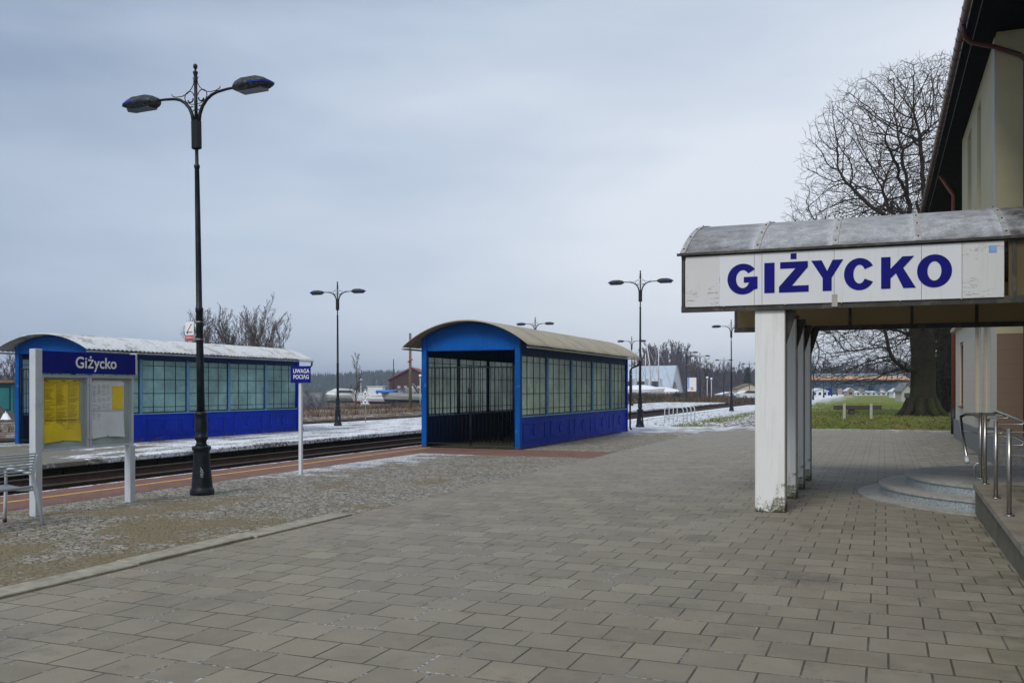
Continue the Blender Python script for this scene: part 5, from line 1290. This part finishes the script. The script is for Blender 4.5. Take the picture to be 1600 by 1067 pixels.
# ------------------------------------------------------------ marina
def loft(mb, secs, m=0, closed_ends=True):
    k = len(secs[0]); vs = [p for s_ in secs for p in s_]; fs = []
    for i in range(len(secs) - 1):
        for j in range(k): fs.append((i * k + j, i * k + (j + 1) % k, (i + 1) * k + (j + 1) % k, (i + 1) * k + j))
    fs += [tuple(range(k)), tuple(range(len(vs) - 1, len(vs) - k - 1, -1))]
    mb.add(vs, fs, m)
def boat(name, label, px, Z, zg, rz, L, B, H, hull, bottom, style, sup=.7, cat='boat', group=None):
    x, y, _ = W(px, Z); t = thing(name, label, cat, (x, y, zg), TH + rz, group)
    def sec(u, lo, hi):
        b = B / 2 * (1 - max(0, (u - .45) / .55) ** 2.2) + .02; bt = b * .72; sh = H * (.86 + .22 * u * u); x_ = -L / 2 + L * u + (.0)
        rake = .12 * L * max(0, u - .8) / .2
        z_ = lambda f: sup + sh * f; w_ = lambda f: .15 * b + (b - .15 * b) * min(1, f * 1.9) ** .6
        return [(x_ + rake * f, s * w_(f), z_(f)) for s in (1,) for f in (lo, (lo + hi) / 2, hi)] + [(x_ + rake * f, -w_(f), z_(f)) for f in (hi, (lo + hi) / 2, lo)]
    us = [0, .15, .3, .45, .6, .72, .83, .92, .98, 1.0]
    mb = MB(); loft(mb, [sec(u, .34, 1) for u in us]); mb.build('hull', hull, t)
    mb = MB(); loft(mb, [sec(u, 0, .335) for u in us]); mb.build('keel', bottom, t)
    top = sup + H
    if style == 'cruiser':
        mb = MB(); loft(mb, [[(a, b * B * .42, top - .1), (a + c, b2 * B * .36, top + h), (a + c, -b2 * B * .36, top + h), (a, -b * B * .42, top - .1)] for a, c, b, b2, h in ((-L * .42, .1, .9, .9, .95), (-L * .05, 0, 1, 1, 1.1), (L * .12, -.5, 1, .9, 1.0), (L * .30, -.2, .6, .5, .35))]); mb.build('cabin', M['white_hull'], t)
        mb = MB()
        for s in (1, -1): mb.add([(-L * .36, s * B * .402, top + .3), (L * .06, s * B * .408, top + .3), (-.02 * L, s * B * .385, top + .75), (-L * .34, s * B * .38, top + .72)], [(0, 1, 2, 3)])
        mb.box(-L * .425, -L * .415, -B * .27, B * .27, top + .35, top + .78); mb.build('side_window', M['window_dark'], t)
        mb = MB(); mb.tube([(-L * .3, 0, top + 1.0), (-L * .3, 0, top + 1.5)], .03, 5); mb.build('radio_mast', M['steel'], t); mb = MB(); mb.tube([(L * .1, B * .4, top + .1), (L * .1, B * .4, top + .5), (L * .45, .1, top + .75), (L * .1, -B * .4, top + .5), (L * .1, -B * .4, top + .1)], .02, 5); mb.build('rail', M['steel'], t)
    elif style == 'wheelhouse':
        mb = MB(); mb.bev(-L * .30, L * .12, -B * .36, B * .36, top - .1, top + 1.5, .08); mb.bev(-L * .34, L * .16, -B * .40, B * .40, top + 1.5, top + 1.58, .02); mb.bev(L * .12, L * .3, -B * .3, B * .3, top - .1, top + .4, .05); mb.build('wheelhouse', M['white_hull'], t)
        mb = MB()
        for i in range(3): a = -L * .27 + i * L * .13; mb.box(a, a + L * .09, -B * .365, -B * .361, top + .75, top + 1.25)
        mb.build('side_window', M['window_dark'], t); mb = MB(); mb.tube([(-L * .1, 0, top + 1.5), (-L * .1, 0, top + 2.6)], .04, 5); mb.tube([(-L * .1, -.4, top + 2.2), (-L * .1, .4, top + 2.2)], .025, 5); mb.build('mast', M['steel'], t)
    elif style == 'covered':
        mb = MB(); loft(mb, [[(a, B * .5 * w, top - .15), (a, B * .25 * w, top + h * .7), (a, 0, top + h), (a, -B * .25 * w, top + h * .7), (a, -B * .5 * w, top - .15)] for a, w, h in ((-L * .5, .9, .3), (-L * .2, 1.05, .75), (L * .1, 1.0, .85), (L * .3, .75, .6), (L * .5, .15, .2))]); mb.build('cover', M['snow'], t)
    elif style == 'speed':
        mb = MB(); loft(mb, [[(a, B * .4 * w, top - .1), (a, B * .3 * w, top + h), (a, -B * .3 * w, top + h), (a, -B * .4 * w, top - .1)] for a, w, h in ((-L * .25, .9, .5), (-L * .02, 1, .75), (L * .15, .9, .45), (L * .38, .4, .1))]); mb.build('canopy', M['dark_hull'], t)
        mb = MB(); mb.tube([(-L * .3, B * .4, top - .1), (-L * .15, B * .38, top + 1.3), (-L * .15, -B * .38, top + 1.3), (-L * .3, -B * .4, top - .1)], .05, 6); mb.build('arch', M['white_hull'], t)
    if style == 'sail' or style == 'coversail':
        mb = MB(); mb.bev(-L * .2, L * .2, -B * .22, B * .22, top - .1, top + .3, .08); mb.build('cabin', M['white_hull'], t)
    mb = MB()
    for a in (-L * .28, L * .18):
        for s in (-1, 1): mb.tube([(a, s * B * .42, 0), (a, s * B * .3, sup + H * .25)], .05, 5)
        mb.box(a - .06, a + .06, -B * .45, B * .45, .0, .1)
    mb.build('cradle', M['rust'], t); return t
zg = -1.35
boat('motor_cruiser', 'white and grey motor cruiser on a cradle, leftmost of the boats', 527, 165, zg, R(-152), 6.8, 2.6, 1.5, M['grey_hull'], M['grey_hull'], 'cruiser', .45)
boat('wheelhouse_boat', 'white wheelhouse boat with dark red bottom, right of the slender tree', 583, 160, zg, R(172), 6.4, 2.5, 1.5, M['white_hull'], M['red_hull'], 'wheelhouse', .35)
boat('speedboat', 'dark blue and silver speedboat in front of the red-brown boathouse', 634, 150, zg, R(168), 7.0, 2.4, 1.7, M['grey_hull'], M['dark_hull'], 'speed', .7)
boat('covered_boat', 'snow-white covered boat behind the hedge, left of the triangular-gabled house', 1000, 190, zg, R(5), 8.5, 2.8, 1.7, M['white_hull'], M['white_hull'], 'covered', 1.2)
boat('covered_boat', 'second covered white boat right of the thin masts and hedge', 1032, 198, zg, R(-172), 7.5, 2.6, 1.5, M['white_hull'], M['white_hull'], 'covered', 1.0)
boat('yacht_hull', 'white yacht with blue stripe and folded rig beside the red speedboat cover', 548, 190, zg, R(170), 7.5, 2.4, 1.2, M['white_hull'], M['white_hull'], 'sail', 1.1)
zg = -2.3
for px, py, Z, ln, lb in ((1008.5, 553, 215, 0, 'leftmost white yacht mast above the long pale house'), (1015, 540, 205, -.28, 'slightly leaning tall white yacht mast in front of the pale house'), (1029, 535, 215, 0, 'tallest white yacht mast, rightmost in front of the pale house'), (994, 545, 220, 0, 'faint yacht mast beside the near shelter gutter')):
    x, y, _ = W(px, Z); h = HZ(py, Z); t = thing('yacht_mast', lb, 'mast', (x, y, zg), TH, 'yacht masts in the marina'); mb = MB(); mb.tube([(-ln * 2, 0, 1.5), (0, 0, (h - zg) * .7), (ln * 2.2, 0, h - zg)], [.16, .14, .09], 6); mb.build('spar', M['white_paint'], t)
    mb = MB(); mb.tube([(0, 0, (h - zg) * .93), (3.4, 0, 3)], .03, 4); mb.build('stay', M['steel'], t); mb = MB(); mb.tube([(0, 0, (h - zg) * .93), (-2.2, 0, 4)], .03, 4); mb.build('stay', M['steel'], t)
for px, py, Z, m, lb in ((614.5, 561, 150, 'iron', 'dark upright mast left of the red-brown boathouse'),):
    x, y, _ = W(px, Z); t = thing('dark_mast', lb, 'mast', (x, y, zg), TH); mb = MB(); mb.tube([(0, 0, 0), (.05, 0, HZ(py, Z) - zg)], [.10, .07], 6); mb.build('spar', M[m], t)
    mb = MB(); mb.tube([(-2.8, 0, 3.5), (-1, 0, 3.45), (.5, .1, 3.62), (2.0, .2, 3.55), (2.9, .3, 3.6)], [.2, .26, .2, .3, .24], 8); mb.tube([(-2.8, 0, 3.5), (-2.5, 0, 3.1)], .15, 6); mb.build('furled_sail', M['tarp'], t)
# boathouse
x, y, _ = W(643, 185); t = thing('boathouse', 'red-brown boathouse with orange-red gable edge, left of the near shelter', 'building', (x, y, zg), TH)
za_, ze_ = HZ(573, 185) - zg, HZ(591, 185) - zg
mb = MB(); mb.prism([(-4.4, 0), (4.4, 0), (4.4, ze_), (0, za_ - .15), (-4.4, ze_)], 0, 14, 'y'); mb.build('wall', M['brick'], t)
mb = MB(); mb.strip([(-4.9, ze_ - .25), (0, za_), (4.9, ze_ - .25)], [(-4.9, ze_ - .0 - .5), (0, za_ - .28), (4.9, ze_ - .5)], -.4, 14.3, 'y'); mb.build('roof', M['redroof'], t)
for i in range(5):
    mb = MB(); mb.box(-2.8 + i * 1.3, -2.2 + i * 1.3, -.05, -.01, 4.0, 4.5); mb.build('window', M['concrete'], t)
mb = MB(); mb.tube([(-.3, .5, za_ - .4), (-.3, .5, za_ + .9)], .09, 6); mb.build('flue', M['iron'], t)
# long pale house with steep roof
x, y, _ = W(1057, 300); t = thing('steep_roofed_house', 'long pale house with steep blue-grey roof, white dormers and a pointed gable window', 'building', (x, y, -2), TH + R(-34))
LH = 30; zr = HZ(571, 300) + 2; z0 = HZ(611, 300) + 2
mb = MB(); mb.prism([(-4.5, 0), (4.5, 0), (4.5, z0), (.4, zr - .2), (-4.5 + 4.0, zr - .2), (-4.5, z0 - .4)], -LH, 0, 'x'); 
mb.build('wall', M['white_hull'], t)
mb = MB(); mb.strip([(-4.9, z0 - .9), (-.6, zr), (.6, zr), (4.9, z0 - .4)], [(-4.75, z0 - 1.1), (-.6, zr - .2), (.6, zr - .2), (4.75, z0 - .6)], -LH - .3, .25, 'x'); mb.build('roof', M['greywall'], t)
for i in range(5):
    a = -3.6 - i * 4.9; mb = MB(); mb.box(a - 3.6, a, -5.0, -1.0, 3.6 + .2, 6.9); d_ = mb.build('dormer', M['white_hull'], t)
    mb = MB(); mb.box(a - 3.1, a - .4, -5.04, -5.002, 4.2, 6.0); mb.build('window', M['window_dark'], d_)
mb = MB(); mb.prism([(-2.6, .3), (-.2, .3), (-.2, 4.4), (-1.4, 6.0), (-2.6, 4.4)], .02, .1, 'x'); g_ = mb.build('gable_window', M['navy'], t)
mb = MB(); mb.prism([(-2.3, .5), (-.5, .5), (-.5, 4.2), (-1.4, 5.4), (-2.3, 4.2)], .11, .16, 'x'); mb.build('pane', M['orangeroof'], g_)
# billboard
x, y, _ = W(1081, 200); t = thing('billboard', 'tall white billboard with small red emblem left of the spire trees', 'billboard', (x, y, -1.5), TH)
za_, zb_ = HZ(590, 200) + 1.5, HZ(611.5, 200) + 1.5
mb = MB(); mb.bev(-.95, .95, -.1, .1, zb_, za_, .02); b_ = mb.build('panel', M['white_text'], t)
mb = MB()
for i in range(2):
    for k in range(2): mb.box(.05 - .3 + i * .3, .05 - .06 + i * .3, -.12, -.101, 2.9 + k * .32, 3.1 + k * .32)
mb.build('emblem', M['red'], b_); mb = MB(); mb.box(-.94, -.55, -.118, -.101, zb_ + .5, za_ - .02); mb.build('blue_band', simple('soft_blue_print', (.3, .4, .75), .5), b_)
for s in (-.7, .7): mb = MB(); mb.box(s - .06, s + .06, -.06, .06, 0, zb_); mb.build('leg', M['iron'], t)
# tarp-covered boat, caravans and huts right of the lawn track
boat('tarped_boat', 'boat wrapped in bright blue tarp left of the first white column', 1163, 155, -1.0, R(178), 3.4, 1.8, 1.0, M['tarp'], M['tarp'], 'covered', .5)
bpy.data.objects['tarped_boat'].children[2].data.materials[0] = M['tarp']
def hut(name, label, px, Z, zg, w, d, h, hr, wm_, rm, win=2, rz=0, cat='hut', group=None):
    x, y, _ = W(px, Z); t = thing(name, label, cat, (x, y, zg), TH + rz, group)
    mb = MB(); mb.box(-w / 2, w / 2, 0, d, 0, h); mb.prism([(-w / 2, h), (w / 2, h), (0, h + hr)], 0.01, d - .01, 'y'); mb.build('wall', wm_, t)
    mb = MB(); mb.strip([(-w / 2 - .2, h - .05), (0, h + hr + .12), (w / 2 + .2, h - .05)], [(-w / 2 - .2, h - .2), (0, h + hr), (w / 2 + .2, h - .2)], -.25, d + .25, 'y'); mb.build('roof', rm, t)
    for i in range(win): a = -w / 2 + w * (i + .5) / win; mb = MB(); mb.box(a - w * .12 / win * 2, a + w * .12 / win * 2, -.04, -.005, h * .4, h * .8); mb.build('window', M['window_dark'], t)
    return t
hut('white_hut', 'low white hut row left of the blue tarp', 1140, 175, -1.6, 3.4, 4, 2.2, .3, M['white_hull'], M['snow'], 3)
hut('tan_roofed_hut', 'hut with tan roof behind the blue tarp', 1172, 230, -1.5, 6, 6, 3.2, 1.1, M['wall_cream'], M['wood'], 2)
hut('white_cabin', 'small white cabin at the right edge of the last column', 1281, 190, -.3, 3.2, 3, 1.5, .4, M['white_hull'], M['white_hull'], 3)
hut('pink_kiosk', 'tiny white and pink kiosk left of the middle of the lawn view', 1329, 210, -.3, 1.6, 2, 1.5, .5, M['pinkish'], M['white_hull'], 1)
hut('white_kiosk', 'small white kiosk beside the old chestnut trunk', 1403, 170, -.2, 1.6, 2, 1.4, .4, M['white_hull'], M['white_hull'], 1)
hut('grey_shed', 'tall pale grey shed against the left side of the old chestnut trunk', 1417, 120, -.2, 1.4, 2, 1.6, .9, M['concrete'], M['plinth'], 1)
for i in range(6):
    hut('market_stall', ('white stall in the far row, leftmost', 'white stall in the far row, second from left', 'white stall in the far row, third from left', 'white stall in the far row, fourth from left', 'white stall in the far row, fifth from left', 'white stall in the far row, rightmost')[i], 1341 + i * 8, 230, -.3, 1.1 + .2 * (i % 3), 2, 1.0, .25, M['white_hull'], M['tealwall'] if i % 3 == 1 else M['white_hull'], 1, group='row of white stalls beyond the lawn')
x, y, _ = W(1340, 260); t = thing('market_hall', 'long low hall with orange and teal roof edges beyond the lawn', 'building', (x, y, -.5), TH)
h1 = HZ(593.5, 260) + .5; h2 = HZ(588, 260) + .5; h3 = HZ(583, 260) + .5
mb = MB(); mb.box(-13, 14, 0, 12, 0, h1); mb.build('wall', simple('dark_blue_wall', (.05, .08, .13), .8, var=.5, sc=.3), t)  # hall wall in dark blue with noise variation
mb = MB(); mb.prism([(-.8, h1), (-.8, h1 + .15), (2.2, h2 + .15), (2.2, h2)], -13.4, 14.4, 'x'); mb.build('roof', M['orangeroof'], t)
mb = MB(); mb.prism([(2.25, h2), (2.25, h3 - .3), (6, h3), (12, h2), (12, h1)], -12.8, 13.9, 'x'); mb.build('upper_roof', simple('pale_teal_roof', (.16, .27, .34), .7), t)
for i in range(9): mb = MB(); mb.box(-11.8 + i * 3, -10.4 + i * 3, -.05, -.005, .2, 2.2); mb.build('door', M['navy'] if i % 2 else M['pinkish'], t)
# timber barrier on the lawn
x, y, _ = W(1340, 51); t = thing('timber_barrier', 'dark timber barrier beam on pale concrete posts across the lawn', 'barrier', (x, y, -.05), TH)
mb = MB(); mb.bev(-1.32, 1.32, -.06, .06, .55, .78, .02); mb.build('beam', M['sleeper'], t)
mb = MB(); mb.bev(-.42, -.15, .0, .3, .28, .549, .02); mb.build('block', M['sleeper'], t)
for s in (-.77, .70): mb = MB(); mb.bev(s - .07, s + .07, -.16, -.061, 0, .88, .02); mb.build('post', M['concrete'], t)
# traffic signs on the island platform
x, y, _ = G(571, 659); t = thing('triangle_signs', 'thin post with two white warning triangles on the island platform', 'sign', (x, y, 0), TH)
Zs = 2392 / 52; mb = MB(); mb.tube([(0, 0, 0), (0, 0, HZ(607, Zs))], .03, 6); mb.build('post', M['steel'], t)
for yt_, yb_ in ((607, 618.5), (620, 632)):
    a, b = HZ(yt_, Zs), HZ(yb_, Zs); w = .22
    mb = MB(); mb.prism([(-w, b), (w, b), (0, a)], -.06, -.04, 'y'); p_ = mb.build('plate', M['white_text'], t)
    c = (b * 2 + a) / 3; k = lambda f: [(-w * f, c + (b - c) * f), (w * f, c + (b - c) * f), (0, c + (a - c) * f)]
    mb = MB(); mb.strip(k(.86), k(.70), -.064, -.0605, 'y', closed=True); mb.build('border', M['black'], p_); mb = MB(); mb.box(-.05, .05, -.064, -.0605, c - .04, c + .03); mb.build('pictogram', M['black'], p_)
# wooden signal pole with red arm
x, y, _ = W(641, 76); t = thing('wooden_pole', 'weathered wooden pole with small red and white arm left of the near shelter', 'pole', (x, y, -.02), TH)
mb = MB(); mb.tube([(0, 0, 0), (0, 0, 6.2)], [.13, .10], 8); mb.build('pole', M['wood'], t)
mb = MB(); z = HZ(563, 76); mb.tube([(-.2, -.13, z - .12), (0, -.13, z), (.22, -.13, z + .1)], .06, 6); mb.build('arm', M['red'], t)
for px, py, Z, lb in ((564, 594, 130, 'white globe lamp between the slender tree and the wheelhouse boat'), (656.5, 587, 130, 'white globe lamp close to the left wall of the near shelter'), (1105, 590, 150, 'white globe lamp left of its twin, right of the billboard'), (1111.5, 592, 150, 'white globe lamp right of its twin, beyond the brush')):
    x, y, _ = W(px, Z); z = HZ(py, Z); t = thing('globe_lamp', lb, 'street lamp', (x, y, -2), TH, 'white globe lamps in the marina')
    mb = MB(); mb.tube([(0, 0, 0), (0, 0, z + 1.8)], .05, 6); mb.build('pole', M['white_paint'], t); mb = MB(); mb.lathe([(.02, z + 1.8), (.14, z + 1.83), (.2, z + 1.95), (.2, z + 2.05), (.14, z + 2.17), (.02, z + 2.2)], 10); mb.build('globe', M['white_text'], t)
# cycle stands
first = None
for i in range(4):
    if not first:
        mb = MB(); pts = [(0, 0, 0), (0, 0, .62), (.03, 0, .70), (.10, 0, .75), (.80, 0, .75), (.87, 0, .70), (.90, 0, .62), (.90, 0, 0)]
        mb.tube(pts, .024, 8); mb.tube([(0, 0, .32), (.9, 0, .32)], .015, 6); first = mb.build('cycle_stand', M['alu']); o = first
    else: o = first.copy(); C.objects.link(o)
    o.location = (-9.85, 44.6 + i * .98, -.01)
    tag(o, 'steel cycle hoop by the snowy platform, ' + ('nearest of the four', 'second nearest', 'third nearest', 'farthest of the four')[i], 'cycle stand', 'steel cycle hoops in a row')
# teal shed and snow-topped heap at the left edge
x, y, _ = W(-30, 50); t = thing('teal_shed', 'teal panelled shed with mossy flat roof at the left edge beyond the island shelter', 'shed', (x, y, -.02), TH)
mb = MB(); mb.box(-2.6, 1.72, 0, 3, .3, 1.95); mb.build('wall', M['tealwall'], t); mb = MB(); mb.bev(-2.75, 1.85, -.2, 3.2, 1.95, 2.10, .03); mb.build('roof', M['reed'], t)
mb = MB(); mb.box(-2.55, 1.68, .02, 2.98, -.3, .298); mb.build('base', M['black'], t)
for a in (-2.4, -.9, .55): mb = MB(); mb.strip([(a, .5), (a + 1.05, .5), (a + 1.05, 1.8), (a, 1.8)], [(a + .06, .56), (a + .99, .56), (a + .99, 1.74), (a + .06, 1.74)], -.03, -.002, 'y', closed=True); mb.build('panel_frame', M['blue_dark'], t)
def heap(name, label, m, px, Z, zg, w, h, seed):
    rg = random.Random(seed); x, y, _ = W(px, Z); mb = MB(); n = 14; vs = []
    for j in range(n + 1):
        for i in range(n + 1):
            u, v = i / n * 2 - 1, j / n * 2 - 1; r2 = min(1, math.hypot(u, v)); vs.append((u * w, v * w * .7, h * (1 - r2) ** .8 * rg.uniform(.7, 1.15) - .03))
    nn = n + 1; mb.add(vs, [(j * nn + i, j * nn + i + 1, (j + 1) * nn + i + 1, (j + 1) * nn + i) for j in range(n) for i in range(n)], 0, True)
    o = mb.build(name, m, loc=(x, y, zg)); return tag(o, label, 'heap')
heap('dirt_heap', 'dark earth heap at the left edge beside the island shelter', M['sleeper'], 0, 45, -.42, 2.2, 1.2, 5)
heap('snow_heap', 'small white heap of snow on the dark earth at the left edge', M['snow'], 9, 42.0, .28, .25, .38, 6)
# parked car seen between lamp and column
x, y, _ = W(1173, 140); t = thing('parked_car', 'small pale car parked far off just left of the first white column', 'car', (x, y, -.02), TH + R(8))
mb = MB(); mb.prism([(-2, .3), (2, .3), (2.05, .7), (1.9, .85), (1.1, .92), (.55, 1.38), (-.9, 1.42), (-1.6, .98), (-2.05, .9)], -.8, .8, 'y'); mb.build('body', M['white_hull'], t)
mb = MB(); mb.prism([(.95, .94), (.48, 1.32), (-.85, 1.36), (-1.4, .98)], -.805, .805, 'y'); mb.build('side_window', M['window_dark'], t)
for a in (-1.25, 1.25):
    for s in (-1, 1): mb = MB(); mb.tube([(a, s * .70, .31), (a, s * .83, .31)], .31, 14); w_ = mb.build('wheel', M['black'], t); mb = MB(); mb.tube([(a, s * .8301, .31), (a, s * .84, .31)], .18, 10); mb.build('rim', M['steel'], w_)

# ------------------------------------------------------------ air
hz = bpy.data.materials.new('air'); hz.use_nodes = True; nt2 = hz.node_tree; nt2.nodes.clear()
pv = nt2.nodes.new('ShaderNodeVolumePrincipled'); pv.inputs['Density'].default_value = .00045; pv.inputs['Color'].default_value = (.72, .82, 1, 1); pv.inputs['Anisotropy'].default_value = .2
o_ = nt2.nodes.new('ShaderNodeOutputMaterial'); nt2.links.new(pv.outputs[0], o_.inputs['Volume'])
mb = MB(); mb.box(-2600, 2600, -260, 3600, -4.5, 60); h_ = mb.build('haze', hz); h_['kind'] = 'stuff'

# ------------------------------------------------------------ litter on the ground
def litter(name, label, cat, m, n, area, s0, s1, seed):
    rg = random.Random(seed); mb = MB()
    for _ in range(n):
        x, y, z = area(rg); a = rg.uniform(0, 6.28); k = rg.uniform(s0, s1); c, d = math.cos(a) * k, math.sin(a) * k; h = rg.uniform(.1, .6) * k
        mb.add([(x - c, y - d, z + .002), (x + d * .6, y - c * .6, z + h), (x + c, y + d, z + .003), (x - d * .6, y + c * .6, z + h * .5)], [(0, 1, 2), (0, 2, 3)], rg.randrange(len(m)))
    return tag(mb.build(name, m, fix=False), label, cat, kind='stuff')
M['leaf1'] = simple('brown_fallen_leaf', (.14, .075, .03), .8, var=.4); M['leaf2'] = simple('tan_fallen_leaf', (.26, .17, .08), .8, var=.4); M['grit'] = simple('pale_grit', (.42, .40, .36), .9, var=.4)
litter('fallen_leaves', 'brown fallen leaves scattered under the old chestnut', 'leaves', [M['leaf1'], M['leaf2']], 5200, lambda r: (r.gauss(-1, 5), 40.5 + abs(r.gauss(8, 12)), .02), .04, .09, 5)
litter('leaf_scraps', 'leaf scraps and grit lying on the paved plaza and by the kerb', 'litter', [M['leaf1'], M['grit'], M['grit'], M['leaf2']], 1500, lambda r: ((r.uniform(-6.3, 1.0), r.triangular(3.5, 30, 8), 0) if r.random() < .6 else (-6.38 + abs(r.gauss(0, .12)), r.uniform(4, 20), 0)), .004, .011, 6)
